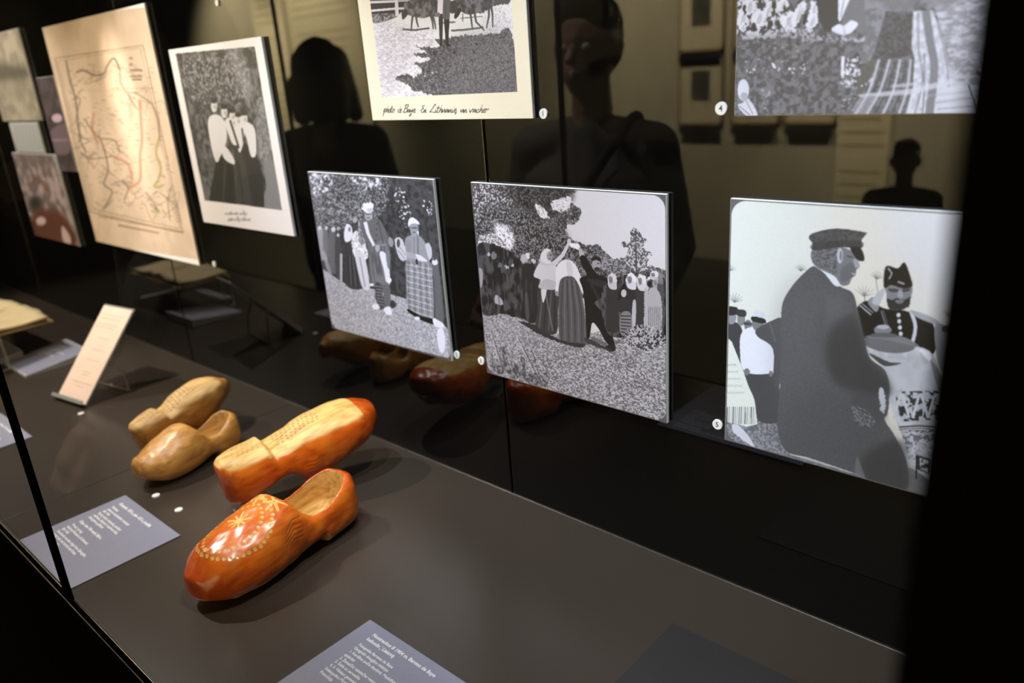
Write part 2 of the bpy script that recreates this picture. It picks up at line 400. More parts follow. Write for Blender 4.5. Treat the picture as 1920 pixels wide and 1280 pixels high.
def clog_material(name, red):
    m = bpy.data.materials.new(name); m.use_nodes = True
    nt = m.node_tree; L = nt.links; b = nt.nodes['Principled BSDF']
    def N(t, **k):
        q = nt.nodes.new(t)
        for a, v in k.items(): setattr(q, a, v)
        return q
    tc = N('ShaderNodeTexCoord'); mp = N('ShaderNodeMapping'); mp.inputs['Scale'].default_value = (14, 70, 70)
    L.new(tc.outputs['Object'], mp.inputs['Vector'])
    gr = N('ShaderNodeTexNoise'); gr.inputs['Scale'].default_value = 1.6; gr.inputs['Detail'].default_value = 6; gr.inputs['Distortion'].default_value = .6
    L.new(mp.outputs['Vector'], gr.inputs['Vector'])
    n2 = N('ShaderNodeTexNoise'); n2.inputs['Scale'].default_value = 22; n2.inputs['Detail'].default_value = 3
    L.new(tc.outputs['Object'], n2.inputs['Vector'])
    def ramp(src, stops):
        r = N('ShaderNodeValToRGB'); el = r.color_ramp.elements
        while len(el) < len(stops): el.new(.5)
        for e_, (p, c) in zip(el, stops): e_.position = p; e_.color = (*c, 1)
        L.new(src, r.inputs[0]); return r.outputs[0]
    def mixc(f, a, c):
        q = N('ShaderNodeMix', data_type='RGBA'); 
        if isinstance(f, float): q.inputs[0].default_value = f
        else: L.new(f, q.inputs[0])
        for s, v in ((6, a), (7, c)):
            if isinstance(v, tuple): q.inputs[s].default_value = (*v, 1)
            else: L.new(v, q.inputs[s])
        return q.outputs[2]
    if red:
        base = ramp(gr.outputs['Fac'], [(.28, (.46, .060, .004)), (.5, (.60, .105, .006)), (.74, (.74, .18, .012))])
        base = mixc(ramp(n2.outputs['Fac'], [(.42, (0, 0, 0)), (.66, (.5, .5, .5))]), base, (.78, .24, .018))
        sx = N('ShaderNodeSeparateXYZ'); L.new(tc.outputs['Object'], sx.inputs[0])
        tip = ramp(sx.outputs[0], [(0.0, (.45, .45, .45)), (.035, (0, 0, 0)), (.20, (0, 0, 0)), (.262, (.85, .85, .85))])
        base = mixc(tip, base, (.26, .024, .003))
        rawc = ramp(gr.outputs['Fac'], [(.32, (.42, .21, .045)), (.5, (.64, .37, .10)), (.7, (.76, .48, .16))])
    else:
        base = ramp(gr.outputs['Fac'], [(.30, (.37, .15, .026)), (.52, (.54, .25, .05)), (.74, (.64, .34, .08))])
        rawc = ramp(gr.outputs['Fac'], [(.32, (.46, .25, .075)), (.5, (.62, .37, .12)), (.7, (.72, .47, .18))])
    at = {}
    for k in ('raw', 'gold', 'cut', 'ink'):
        a = N('ShaderNodeAttribute'); a.attribute_name = k; at[k] = a.outputs['Fac']
    c = mixc(at['raw'], base, rawc)
    c = mixc(at['gold'], c, (.72, .50, .14))
    k2 = N('ShaderNodeMath', operation='MULTIPLY'); L.new(at['cut'], k2.inputs[0]); k2.inputs[1].default_value = .6
    c = mixc(k2.outputs[0], c, (.11, .035, .008))
    k3 = N('ShaderNodeMath', operation='MULTIPLY'); L.new(at['ink'], k3.inputs[0]); k3.inputs[1].default_value = 1.0
    c = mixc(k3.outputs[0], c, (.17, .09, .04))
    L.new(c, b.inputs['Base Color'])
    rg = N('ShaderNodeMath', operation='MULTIPLY_ADD'); L.new(at['raw'], rg.inputs[0]); rg.inputs[1].default_value = .28; rg.inputs[2].default_value = .27 if red else .36
    L.new(rg.outputs[0], b.inputs['Roughness'])
    bp = N('ShaderNodeBump'); bp.inputs['Strength'].default_value = .35; bp.inputs['Distance'].default_value = .0008
    L.new(gr.outputs['Fac'], bp.inputs['Height']); L.new(bp.outputs['Normal'], b.inputs['Normal'])
    return m

M_redclog = clog_material('red_varnished_wood', True)
M_yelclog = clog_material('pale_varnished_wood', False)
red_mesh = build_clog_mesh(RED, True)
yel_mesh = build_clog_mesh(YEL, False)

def place_clog(me, m, loc, yaw, roll=0.0, pitch=0.0):
    """loc = where the heel's lower middle stands; yaw turns heel-to-toe; roll about the length; pitch lifts the toe."""
    o = link('clog', me, m)
    o.matrix_world = Matrix.Translation(loc) @ Matrix.Rotation(math.radians(yaw), 4, 'Z') @ Matrix.Rotation(math.radians(-pitch), 4, 'Y') @ Matrix.Rotation(math.radians(roll), 4, 'X')
    return o
G = 'pairs of wooden clogs on the shelf'
tag(place_clog(red_mesh, M_redclog, (-0.892, 0.560, SZ + .0006), -85), 'glossy orange-red wooden clog standing upright with gold dots and stars on its toe', 'clog', G)
tag(place_clog(red_mesh, M_redclog, (-1.047, 0.440, SZ + .094), 77, 180, 8), 'orange-red wooden clog turned over to show its pale raw sole with pencilled marks', 'clog', G)
tag(place_clog(yel_mesh, M_yelclog, (-1.270, 0.585, SZ + .0006), -82), 'pale yellow wooden clog standing upright with shallow carving round its opening', 'clog', G)
tag(place_clog(yel_mesh, M_yelclog, (-1.36, 0.440, SZ + .067), 95, 180, 13), 'pale yellow wooden clog turned over with its heel block and sole up', 'clog', G)
# ------------------------------------------------------------------ printed pictures (flat print, painted into small images)
BOARD_Y = 0.7390                   # face of the photo boards, 7.5 mm in front of the back panel
KB = BOARD_Y / 0.7215
def ZB(z): return 1.52 + (z - 1.52) * KB
RT = np.array(ROT.transposed())
RW = np.array(ROT)

_rng = np.random.RandomState(11)
def up(a, h, w):
    yy = np.linspace(0, a.shape[0] - 1.001, h); xx = np.linspace(0, a.shape[1] - 1.001, w)
    y0 = yy.astype(int); x0 = xx.astype(int); fy = yy - y0; fx = xx - x0
    fy = (fy * fy * (3 - 2 * fy))[:, None]; fx = (fx * fx * (3 - 2 * fx))[None]
    A = a[y0][:, x0]; B = a[y0][:, x0 + 1]; C_ = a[y0 + 1][:, x0]; D = a[y0 + 1][:, x0 + 1]
    return (A * (1 - fx) + B * fx) * (1 - fy) + (C_ * (1 - fx) + D * fx) * fy
def noise(h, w, cx, cy=None, octv=3):
    cy = cy or cx; out = np.zeros((h, w)); amp = 1; tot = 0
    for _ in range(octv):
        out += amp * up(_rng.rand(max(2, int(h / cy) + 2), max(2, int(w / cx) + 2)), h, w)
        tot += amp; amp *= .55; cx = max(1.2, cx / 2); cy = max(1.2, cy / 2)
    return out / tot
def sstep(x, a, b):
    t = np.clip((x - a) / (b - a), 0, 1); return t * t * (3 - 2 * t)
def crs(pts, n=5):
    P = np.array(pts, float); out = []
    for i in range(len(P)):
        a, b, c, d = P[i - 1], P[i], P[(i + 1) % len(P)], P[(i + 2) % len(P)]
        for k in range(n):
            t = k / n
            out.append(.5 * (2 * b + (c - a) * t + (2 * a - 5 * b + 4 * c - d) * t * t + (3 * b - a - 3 * c + d) * t ** 3))
    return np.array(out)

class Pic:
    """A picture of real size (x0..x1, z0..z1) on the boards' plane; crop() sets the frame that points are given in."""
    def __init__(s, x0, x1, z0, z1, dens=2300, base=.5, tint=(1, 1, 1)):
        s.x0, s.x1, s.z0, s.z1, s.d = x0 * KB, x1 * KB, ZB(z0), ZB(z1), dens; x0, x1, z0, z1 = s.x0, s.x1, s.z0, s.z1
        s.w = int((x1 - x0) * dens); s.h = int((z1 - z0) * dens)
        s.im = np.full((s.h, s.w, 3), base, float); s.t = np.array(tint); s.ox = s.oy = 0; s.sc = 1
        s.jit = 0
    def crop(s, ox, oy, sc): s.ox, s.oy, s.sc = ox, oy, sc; return s
    def U(s, pts):
        P = np.array(pts, float).reshape(-1, 2) * s.sc + (s.ox, s.oy)
        V = np.stack([P[:, 0] - 960, -(P[:, 1] - 640), np.full(len(P), -FPX)], 1) @ RW.T
        q = V * (BOARD_Y / V[:, 1])[:, None]
        return np.stack([(q[:, 0] - s.x0) * s.d, (s.z1 - (q[:, 2] + 1.52)) * s.d], 1)
    def mask(s, Q, soft=1):
        g = 3 + (int(soft * 3.5) if soft > 3 else 0)
        x0 = max(0, int(Q[:, 0].min()) - g); x1 = min(s.w, int(Q[:, 0].max()) + g + 1)
        y0 = max(0, int(Q[:, 1].min()) - g); y1 = min(s.h, int(Q[:, 1].max()) + g + 1)
        if x1 - x0 < 2 or y1 - y0 < 2: return None
        Y, X = np.mgrid[y0:y1, x0:x1]; X = X + .5; Y = Y + .5
        if s.jit:
            X = X + (noise(y1 - y0, x1 - x0, s.jit, octv=3) - .5) * s.jit * 1.6
            Y = Y + (noise(y1 - y0, x1 - x0, s.jit, octv=3) - .5) * s.jit * 1.6
        m = np.zeros(X.shape, bool); n = len(Q)
        for i in range(n):
            ax, ay = Q[i - 1]; bx_, by_ = Q[i]
            if ay == by_: continue
            c = ((ay > Y) != (by_ > Y)) & (X < (bx_ - ax) * (Y - ay) / (by_ - ay) + ax)
            m ^= c
        m = m.astype(float)
        if soft > 3:
            r = int(soft * 1.6)
            for _ in range(2):
                for ax_ in (0, 1):
                    q = np.cumsum(np.concatenate([np.zeros_like(np.take(m, [0], ax_)), np.pad(m, [(r, r) if k == ax_ else (0, 0) for k in (0, 1)], mode='edge')], ax_), ax_)
                    n_ = m.shape[ax_]; w_ = 2 * r
                    m = (np.take(q, range(w_ + 0, w_ + n_), ax_) - np.take(q, range(0, n_), ax_)) / w_
            soft = 0
        for _ in range(soft):
            p = np.pad(m, 1, mode='edge')
            m = (p[:-2, 1:-1] + p[2:, 1:-1] + p[1:-1, :-2] + p[1:-1, 2:] + 2 * m) / 6
        return (slice(y0, y1), slice(x0, x1)), m
    def col(s, c): return np.array(c if isinstance(c, tuple) else (c, c, c), float) * s.t
    def put(s, mk, c, a=1.0):
        if mk is None: return
        sl, m = mk; m = (m * a)[..., None]
        s.im[sl] = s.im[sl] * (1 - m) + c * m
    def P(s, pts, c, sm=1, soft=1, a=1.0, jit=0):
        Q = s.U(pts); Q = crs(Q) if sm else Q
        s.jit = jit; mk = s.mask(Q, soft); s.jit = 0
        s.put(mk, s.col(c), a); return s
    def E(s, x, y, rx, ry, c, soft=1, a=1.0, rot=0, jit=0):
        t = np.linspace(0, 2 * np.pi, 18, endpoint=False); ca, sa = math.cos(rot), math.sin(rot)
        s.P([(x + rx * math.cos(k) * ca - ry * math.sin(k) * sa, y + rx * math.cos(k) * sa + ry * math.sin(k) * ca) for k in t], c, 0, soft, a, jit); return s
    def S(s, pts, wd, c, a=1.0, soft=1, sm=0, taper=1.0):
        """stroke of the width wd (in crop units)"""
        P = np.array(pts, float)
        if sm: P = np.array([tuple(v)[:2] for v in smooth_path([(x, y, 0) for x, y in pts], 6)])
        d = np.gradient(P, axis=0); n = np.stack([-d[:, 1], d[:, 0]], 1); n /= np.linalg.norm(n, axis=1)[:, None] + 1e-9
        k = np.linspace(1, taper, len(P))[:, None] * wd / 2
        return s.P(np.concatenate([P + n * k, (P - n * k)[::-1]]), c, 0, soft, a)
    def T(s, pts, c0, c1, cell=5, lo=.42, hi=.58, cy=None, soft=1, a=1.0, sm=1, jit=0, octv=3):
        """textured area: noise between two tones (leaves, grass, cloth)"""
        Q = s.U(pts); Q = crs(Q) if sm else Q
        s.jit = jit; mk = s.mask(Q, soft); s.jit = 0
        if mk is None: return s
        n = sstep(noise(mk[1].shape[0], mk[1].shape[1], cell, cy, octv), lo, hi)[..., None]
        s.put(mk, s.col(c0) * (1 - n) + s.col(c1) * n, a); return s
    def spots(s, pts, n, r0, r1, c, a=1.0, seed=1):
        """n small leaves or blossoms of light inside a polygon"""
        R = np.random.RandomState(seed); P = np.array(pts, float); lo, hi = P.min(0), P.max(0); k = 0
        while k < n:
            p = lo + R.rand(2) * (hi - lo); ins = False
            for i in range(len(P)):
                (ax, ay), (bx_, by_) = P[i - 1], P[i]
                if (ay > p[1]) != (by_ > p[1]) and p[0] < (bx_ - ax) * (p[1] - ay) / (by_ - ay) + ax: ins = not ins
            if not ins: k += .25; continue
            r = r0 + R.rand() ** 2 * (r1 - r0)
            s.E(p[0], p[1], r, r * (.5 + .5 * R.rand()), c, 1, a * (.5 + .5 * R.rand()), R.rand() * 3); k += 1
        return s
    def corners(s, rad, mar, c):
        """dark mount showing round the rounded corners of the print"""
        Y, X = np.mgrid[0:s.h, 0:s.w]; r = rad * s.d; m = mar * s.d
        dx = np.maximum(np.abs(X - s.w / 2) - (s.w / 2 - m - r), 0); dy = np.maximum(np.abs(Y - s.h / 2) - (s.h / 2 - m - r), 0)
        k = np.clip(np.hypot(dx, dy) - r, 0, 1)[..., None]
        s.im[:] = s.im * (1 - k) + s.col(c) * k; return s
    def grain(s, amp):
        s.im += (_rng.rand(s.h, s.w, 1) - .5) * amp; return s
    def image(s, name):
        im = bpy.data.images.new(name, s.w, s.h, alpha=False)
        a = np.ones((s.h, s.w, 4), np.float32); a[..., :3] = np.clip(s.im[::-1], 0, 1)
        im.pixels.foreach_set(a.reshape(-1)); im.update(); im.pack(); return im

def print_material(name, pic, rough=.38, spec=.5):
    m = bpy.data.materials.new(name); m.use_nodes = True; nt = m.node_tree; b = nt.nodes['Principled BSDF']
    t = nt.nodes.new('ShaderNodeTexImage'); t.image = pic.image(name); t.extension = 'EXTEND'
    uv = nt.nodes.new('ShaderNodeUVMap'); uv.uv_map = 'UVMap'
    nt.links.new(uv.outputs[0], t.inputs[0]); nt.links.new(t.outputs[0], b.inputs['Base Color'])
    b.inputs['Roughness'].default_value = rough; b.inputs['Specular IOR Level'].default_value = spec
    return m

def board(label, x0, x1, z0, z1, pic, group=None, core=None, t=.005):
    """photo board: foam core, print on its face, spacer holding it off the panel"""
    x0, x1, z0, z1 = x0 * KB, x1 * KB, ZB(z0), ZB(z1)
    xc, zc = (x0 + x1) / 2, (z0 + z1) / 2; hw, hh = (x1 - x0) / 2, (z1 - z0) / 2
    e = empty('photo_board', (xc, BOARD_Y, z0), label, 'photo', group)
    bm = bmesh.new(); box(bm, -hw, hw, .0002, t, 0, 2 * hh, .0004, 1)
    finish('board', bm, core or M_white, e)
    bm = bmesh.new(); g = .0005; vs = [bm.verts.new(v) for v in ((-hw + g, 0, g), (hw - g, 0, g), (hw - g, 0, 2 * hh - g), (-hw + g, 0, 2 * hh - g))]
    f = bm.faces.new(vs); uv = bm.loops.layers.uv.new('UVMap')
    for l, c in zip(f.loops, ((0, 0), (1, 0), (1, 1), (0, 1))): l[uv].uv = c
    me = bpy.data.meshes.new('print'); bm.to_mesh(me); bm.free(); link('print', me, print_material('print_of_' + label.split()[0], pic), e)
    bm = bmesh.new(); box(bm, -hw + .03, hw - .03, t, BY - BOARD_Y - .0004, .03, 2 * hh - .03)
    finish('spacer', bm, M_black, e)
    return e

PB = 'photo boards on the back panel'
DN = (1.0, .985, 1.03)

# ---- board 4: dance on the grass
p = Pic(-.7385, -.4425, 1.1065, 1.377, base=.80, tint=(.97, .955, 1.01)).crop(860, 320, .3751)
p.P([(500, 60), (1040, 100), (1040, 480), (560, 400)], .84, soft=20)
TREE = [(50, 50), (560, 84), (545, 120), (560, 160), (610, 200), (585, 255), (540, 270), (530, 300), (570, 350), (640, 375), (700, 380), (740, 410), (780, 450), (830, 460), (880, 480), (1040, 500), (1040, 600), (50, 600)]
p.T(TREE, .18, .56, 7, .34, .70, jit=14); p.T(TREE, .12, .66, 3.2, .40, .66, a=.5, jit=14)
p.T([(60, 60), (300, 70), (260, 200), (120, 330), (80, 300)], .25, .9, 5, .5, .62, a=.75, soft=6, jit=10)
p.T([(230, 70), (560, 90), (520, 200), (400, 230), (300, 170)], .12, .38, 5, .45, .65, a=.8, soft=6, jit=10)
p.T([(120, 180), (300, 200), (420, 260), (540, 300), (520, 400), (300, 430), (100, 380)], .10, .62, 4, .45, .62, a=.7, soft=6, jit=8)
p.T([(180, 255), (270, 300), (265, 390), (200, 370)], .55, .92, 5, .35, .5, soft=4, jit=12)
p.T([(380, 165), (430, 190), (450, 240), (400, 220)], .6, .9, 5, .3, .5, soft=3, jit=8)
p.T([(470, 150), (560, 130), (550, 185), (480, 200)], .7, .88, 5, .3, .5, soft=3, jit=10)
p.T([(100, 330), (190, 320), (240, 400), (110, 400)], .4, .85, 4, .4, .55, soft=3, jit=8)
p.T([(870, 288), (900, 310), (948, 345), (925, 385), (972, 415), (945, 455), (985, 505), (815, 500), (850, 470), (812, 440), (850, 410), (818, 375), (855, 350)], .30, .78, 4, .40, .62, jit=16)
p.S([(885, 300), (890, 500)], 6, .25)
p.T([(740, 430), (830, 450), (840, 520), (740, 520), (680, 420)], .3, .62, 4, .4, .6, jit=10)
# grass
p.T([(100, 690), (380, 745), (540, 840), (760, 790), (1045, 830), (1045, 1270), (120, 1020)], .36, .80, 4.5, .25, .75, cy=3, sm=0, octv=3)
p.T([(110, 700), (600, 850), (1045, 900), (1045, 960), (110, 820)], .50, .74, 5, .3, .7, a=.35, sm=0, soft=16)
# crowd at the left
p.T([(88, 385), (200, 375), (300, 430), (385, 440), (405, 600), (395, 748), (300, 735), (220, 716), (112, 700)], .13, .30, 16, .35, .65, cy=30, jit=6)
for x, y, r, c in ((118, 400, 22, .16), (175, 425, 20, .45), (150, 415, 10, .7), (262, 455, 18, .3), (205, 470, 12, .4), (330, 440, 26, .7), (372, 450, 12, .75), (345, 470, 22, .5), (345, 425, 14, .85), (240, 480, 9, .75), (268, 470, 8, .7), (365, 520, 8, .6)):
    p.E(x, y, r * .8, r, c, jit=8)
p.P([(320, 470), (385, 480), (400, 560), (395, 745), (330, 740), (320, 600)], .17)
p.P([(330, 620), (345, 620), (352, 738), (336, 738)], .38, a=.6); p.P([(95, 490), (118, 500), (116, 575), (100, 575)], .6)
p.P([(185, 620), (215, 640), (218, 670), (180, 660)], .65, jit=5)
for k in range(9): p.S([(140 + k * 28, 520 + (k % 3) * 20), (150 + k * 27, 690)], 6, .26 + .06 * (k % 2), a=.6)
# woman with raised arm
p.P([(400, 590), (495, 588), (497, 700), (485, 815), (385, 792), (395, 700)], .24)
for x0_, x1_, c in ((420, 400, .42), (440, 425, .16), (462, 450, .40), (480, 478, .15), (432, 470, .48)): p.S([(x0_, 600), ((x0_ + x1_) / 2, 700), (x1_, 800)], 7, c, a=.7)
p.P([(412, 592), (440, 592), (422, 660)], .82)
p.P([(395, 470), (420, 455), (480, 462), (492, 520), (492, 590), (402, 585), (408, 545), (374, 525)], .80); p.P([(408, 560), (440, 540), (492, 560), (492, 592), (402, 588)], .62, a=.5)
p.S([(470, 470), (520, 420), (553, 355)], 26, .80, taper=.55); p.E(552, 352, 9, 16, .78)
p.E(437, 430, 30, 44, .84, rot=.2); p.P([(400, 440), (415, 470), (470, 470), (480, 462), (440, 465)], .75); p.E(455, 425, 16, 24, .60); p.E(460, 420, 9, 6, .42); p.E(456, 438, 6, 3, .38)
# woman seen from behind
p.P([(508, 538), (560, 528), (600, 545), (625, 680), (642, 862), (560, 868), (505, 842), (500, 650)], .34)
for k in range(8): p.S([(520 + k * 11, 545), (512 + k * 17, 700), (515 + k * 17, 855)], 6, (.22, .46)[k % 2], a=.65)
p.P([(484, 500), (500, 462), (535, 442), (572, 455), (600, 500), (626, 580), (620, 615), (600, 570), (575, 532), (545, 525), (512, 540), (500, 580), (497, 625), (482, 610), (486, 560)], .88)
p.P([(540, 445), (565, 470), (570, 520), (545, 520)], .74, a=.5); p.E(490, 612, 9, 12, .55)
p.P([(555, 360), (600, 365), (605, 395), (575, 385), (560, 380)], .92); p.P([(600, 385), (618, 395), (632, 430), (606, 432)], .7)
# man bending
p.P([(606, 430), (632, 425), (672, 490), (700, 520), (740, 535), (800, 580), (828, 606), (815, 660), (770, 650), (735, 690), (755, 780), (782, 880), (740, 860), (700, 790), (668, 760), (655, 830), (640, 835), (634, 720), (622, 600), (605, 540), (640, 520), (615, 470)], .12)
p.P([(680, 660), (720, 640), (720, 700)], .35); p.P([(640, 540), (760, 560), (800, 600), (700, 580)], .2, a=.8)
p.S([(660, 560), (700, 640), (740, 760)], 14, .22, a=.7)
p.E(688, 468, 22, 32, .62); p.P([(664, 450), (672, 428), (705, 430), (712, 455), (690, 445)], .14); p.E(692, 492, 15, 12, .22); p.E(698, 462, 6, 4, .3)
p.P([(735, 875), (780, 870), (782, 900), (745, 902)], .16); p.P([(670, 830), (740, 862), (735, 876), (668, 845)], .4); p.P([(300, 752), (380, 770), (420, 800), (520, 850), (630, 866), (600, 884), (480, 850), (370, 800)], .2, jit=5)
p.P([(640, 835), (760, 895), (720, 890), (640, 860)], .25, jit=4)
# women at the right
p.T([(735, 560), (1040, 540), (1035, 860), (900, 830), (745, 812)], .10, .34, 10, .35, .65, cy=26)
for x, y, w_, h_, c, b in ((768, 545, 24, 36, .82, .20), (864, 545, 28, 36, .90, .18), (915, 552, 24, 36, .88, .22), (955, 560, 22, 30, .84, .70), (980, 520, 24, 20, .85, .3), (990, 560, 18, 28, .7, .6), (1010, 535, 14, 24, .5, .3)):
    p.P([(x - w_, y + 24), (x + w_, y + 24), (x + w_ * 1.3, y + 150), (x + w_ * 1.2, y + 255), (x - w_ * 1.1, y + 250), (x - w_ * 1.2, y + 120)], b, jit=4)
    p.E(x, y, w_, h_, c, jit=5); p.P([(x - w_ * .9, y + 10), (x + w_ * .7, y + 12), (x + w_ * .9, y + h_ * 1.3), (x - w_ * .5, y + h_ * 1.2)], c * .92); p.P([(x - w_ * .75, y - h_ * .35), (x - 1, y - h_ * .45), (x + 2, y + h_ * .25), (x - w_ * .45, y + h_ * .5)], .50); p.S([(x - w_ * .5, y + h_ * .1), (x - 3, y + h_ * .1)], 4, .3, a=.7)
p.P([(950, 600), (1000, 600), (1018, 680), (1008, 815), (950, 800)], .68, jit=3); p.E(955, 565, 12, 16, .14)
for k in range(7): p.S([(952 + k * 9, 680), (950 + k * 10, 805)], 3.5, .35, a=.7)
p.P([(870, 660), (888, 660), (882, 800), (866, 800)], .72); p.E(826, 612, 14, 20, .75); p.P([(805, 640), (850, 640), (858, 712), (800, 700)], .2); p.P([(812, 715), (860, 712), (864, 822), (808, 812)], .5)
for k in range(6): p.S([(810, 725 + k * 16), (862, 727 + k * 17)], 5, .16)
p.T([(840, 800), (900, 770), (1000, 790), (1035, 850), (960, 890), (850, 870)], .20, .72, 4, .42, .56, jit=12)
# leaves at the lower left corner
for pts in ([(225, 985), (200, 900), (222, 880), (245, 930), (235, 1000)], [(240, 1000), (255, 950), (290, 970), (310, 1020), (270, 1040)], [(300, 1020), (310, 940), (328, 940), (335, 1010), (345, 1040)], [(170, 985), (210, 960), (225, 1010), (200, 1015)], [(330, 1040), (380, 1010), (410, 1060), (380, 1075)], [(415, 1070), (430, 1010), (455, 1020), (440, 1080)]):
    p.P(pts, .42, jit=6); p.T(pts, .26, .66, 7, .4, .6, a=.7); x = sum(q[0] for q in pts) / 5; y = sum(q[1] for q in pts) / 5
    p.S([pts[0], (x, y), pts[2]], 5, .26, a=.8); p.S([(pts[1][0] - 6, pts[1][1]), (x - 8, y)], 4, .78, a=.7)
p.grain(.05).corners(.016, .0012, .36)
pic4 = p

# ---- board 5: man in a flat cap and an officer
p = Pic(-.3685, -.0725, 1.1065, 1.377, base=.90, tint=(.945, .975, 1.07)).crop(1320, 350, .46875)
p.P([(60, 40), (500, 60), (300, 700), (60, 700)], (.90, .92, .86), soft=30, a=.6)
p.P([(700, 60), (1060, 60), (1060, 600), (900, 500)], .95, soft=30, a=.7)
for x, y, sc_ in ((100, 320, .5), (120, 440, .7), (385, 320, .5), (740, 330, .6), (690, 350, .6), (640, 410, .9), (975, 500, .6)):
    for k in range(7):
        a_ = -2.6 + k * .42; p.S([(x, y + 30 * sc_), (x + 50 * sc_ * math.cos(a_), y + 20 * sc_ + 45 * sc_ * math.sin(a_))], 3.2, .45, a=.8, taper=.3)
p.S([(650, 520), (640, 420)], 4, .5, a=.8); p.S([(700, 460), (685, 350)], 3, .5, a=.8)
# ground
p.T([(70, 925), (330, 935), (340, 1070), (900, 1240), (70, 1030)], .42, .62, 5, .3, .7, sm=0)
p.P([(110, 950), (150, 965), (200, 1035), (170, 1025), (120, 985)], .86, jit=4)
# figures at the left
p.P([(92, 545), (140, 550), (158, 620), (158, 740), (120, 690), (92, 610)], .27); p.E(108, 520, 20, 30, .6); p.P([(92, 480), (130, 482), (132, 508), (95, 512)], .20); p.E(147, 530, 16, 26, .55); p.P([(130, 492), (164, 494), (164, 518), (132, 515)], .25); p.E(175, 555, 15, 24, .5); p.P([(160, 540), (190, 545), (188, 552), (160, 552)], .3)
p.P([(160, 740), (275, 745), (300, 800), (300, 935), (215, 935), (200, 850)], .30)
p.P([(150, 582), (200, 560), (262, 600), (278, 680), (276, 742), (162, 740), (142, 650)], .94)
p.E(214, 545, 24, 32, .50); p.P([(192, 520), (205, 492), (238, 505), (240, 530)], .88); p.P([(192, 518), (240, 528), (242, 546), (192, 536)], .18); p.E(170, 740, 12, 14, .5); p.E(266, 748, 8, 12, .5)
p.P([(208, 570), (270, 535), (312, 530), (312, 640), (300, 800), (276, 780), (275, 650), (215, 600)], .33); p.S([(262, 545), (285, 620)], 4, .45)
p.P([(88, 598), (110, 620), (150, 720), (205, 880), (212, 950), (170, 960), (86, 940)], (.93, .94, .86), sm=0)
for k in range(15): p.S([(92 + k * 8, 880), (90 + k * 8, 950)], 3.4, (.30, .5, .75)[k % 3], a=.85)
for k in range(5):                                   # faint pen lines
    y = 712 + 28 * k; xs_ = np.linspace(92, 128 + 8 * k, 16); p.S([(x, y + 5 * math.sin(x * .9 + k)) for x in xs_], 2.6, .62, a=.7)
# officer
p.P([(612, 485), (655, 455), (720, 485), (790, 492), (860, 512), (905, 530), (927, 600), (915, 668), (850, 660), (760, 602), (640, 605), (622, 560)], .115)
p.P([(655, 455), (678, 440), (700, 470), (690, 500), (665, 480)], .6); p.P([(672, 462), (690, 425), (718, 405), (722, 420), (700, 470)], .78)
p.S([(622, 472), (668, 512)], 5, .8); p.S([(630, 464), (675, 503)], 4, .7); p.S([(715, 490), (735, 555)], 6, .35); p.S([(708, 495), (728, 560)], 4, .6)
p.P([(732, 395), (826, 392), (828, 440), (812, 480), (775, 492), (738, 480), (730, 430)], .55); p.P([(732, 440), (745, 452), (770, 445), (800, 452), (826, 440), (818, 478), (780, 493), (740, 482)], .20, jit=4)
p.P([(765, 452), (800, 452), (790, 466), (770, 464)], .5); p.P([(740, 405), (775, 408), (775, 420), (742, 418)], .25, a=.8); p.P([(795, 408), (822, 405), (822, 415), (796, 420)], .25, a=.8); p.P([(778, 415), (792, 415), (795, 440), (776, 442)], .68)
p.P([(720, 402), (722, 335), (735, 314), (775, 325), (803, 302), (830, 372), (832, 398), (795, 405), (750, 392)], .13); p.S([(735, 322), (752, 345), (740, 368)], 5, .8); p.S([(775, 378), (802, 388)], 7, .7)
for k in range(4): p.E(778 + 3 * k, 512 + 25 * k, 8, 9, .9)
p.S([(828, 498), (846, 560), (832, 630)], 15, .88, sm=1); p.P([(825, 492), (900, 515), (945, 545), (930, 552), (850, 520)], .72); p.P([(925, 550), (985, 570), (990, 640), (950, 740), (925, 650)], .62); p.P([(950, 560), (985, 552), (985, 575), (955, 580)], .3)
# bread on an embroidered cloth
p.T([(640, 660), (780, 636), (900, 655), (945, 760), (950, 840), (925, 1100), (860, 1140), (812, 1110), (792, 1000), (745, 880), (738, 790), (700, 700)], .74, .86, 26, .3, .7, cy=50)
p.P([(700, 700), (800, 690), (850, 730), (940, 760), (945, 820), (760, 800)], .80, a=.7); p.P([(660, 665), (740, 700), (790, 705), (720, 716)], .30); p.P([(860, 650), (905, 700), (900, 660)], .95); p.P([(905, 690), (948, 760), (945, 830), (925, 780)], .5, a=.8)
p.E(742, 628, 105, 36, .46, rot=.1); p.P([(640, 600), (700, 590), (800, 600), (860, 640), (720, 610)], .55, a=.8)
p.E(715, 572, 36, 20, .55); p.E(716, 560, 26, 9, .75); p.P([(680, 585), (750, 585), (770, 600), (670, 600)], .4)
p.T([(762, 820), (940, 815), (938, 930), (790, 940)], .10, .78, 8, .45, .52, sm=0, a=.85, octv=2)
for x, r in ((790, 18), (865, 20), (925, 18)): p.S([(x - 30, 925), (x - 18, 880), (x, 830), (x + 18, 880), (x + 30, 925)], 11, .84, sm=1); p.E(x, 905, 9, 14, .2)
p.S([(780, 962), (860, 956), (940, 962)], 6, .22); p.S([(780, 972), (860, 966), (938, 972)], 3, .3)
p.T([(790, 975), (935, 972), (930, 1080), (820, 1095)], .25, .82, 4, .42, .55, sm=0, a=.75)
p.P([(820, 1050), (880, 1010), (930, 1060), (920, 1110), (840, 1120)], .9, soft=8, a=.7); p.P([(848, 1072), (905, 1090), (900, 1150), (850, 1130)], .15, a=.8, sm=0); p.T([(862, 1085), (898, 1095), (893, 1145), (862, 1128)], .3, .95, 6, .4, .5, sm=0)
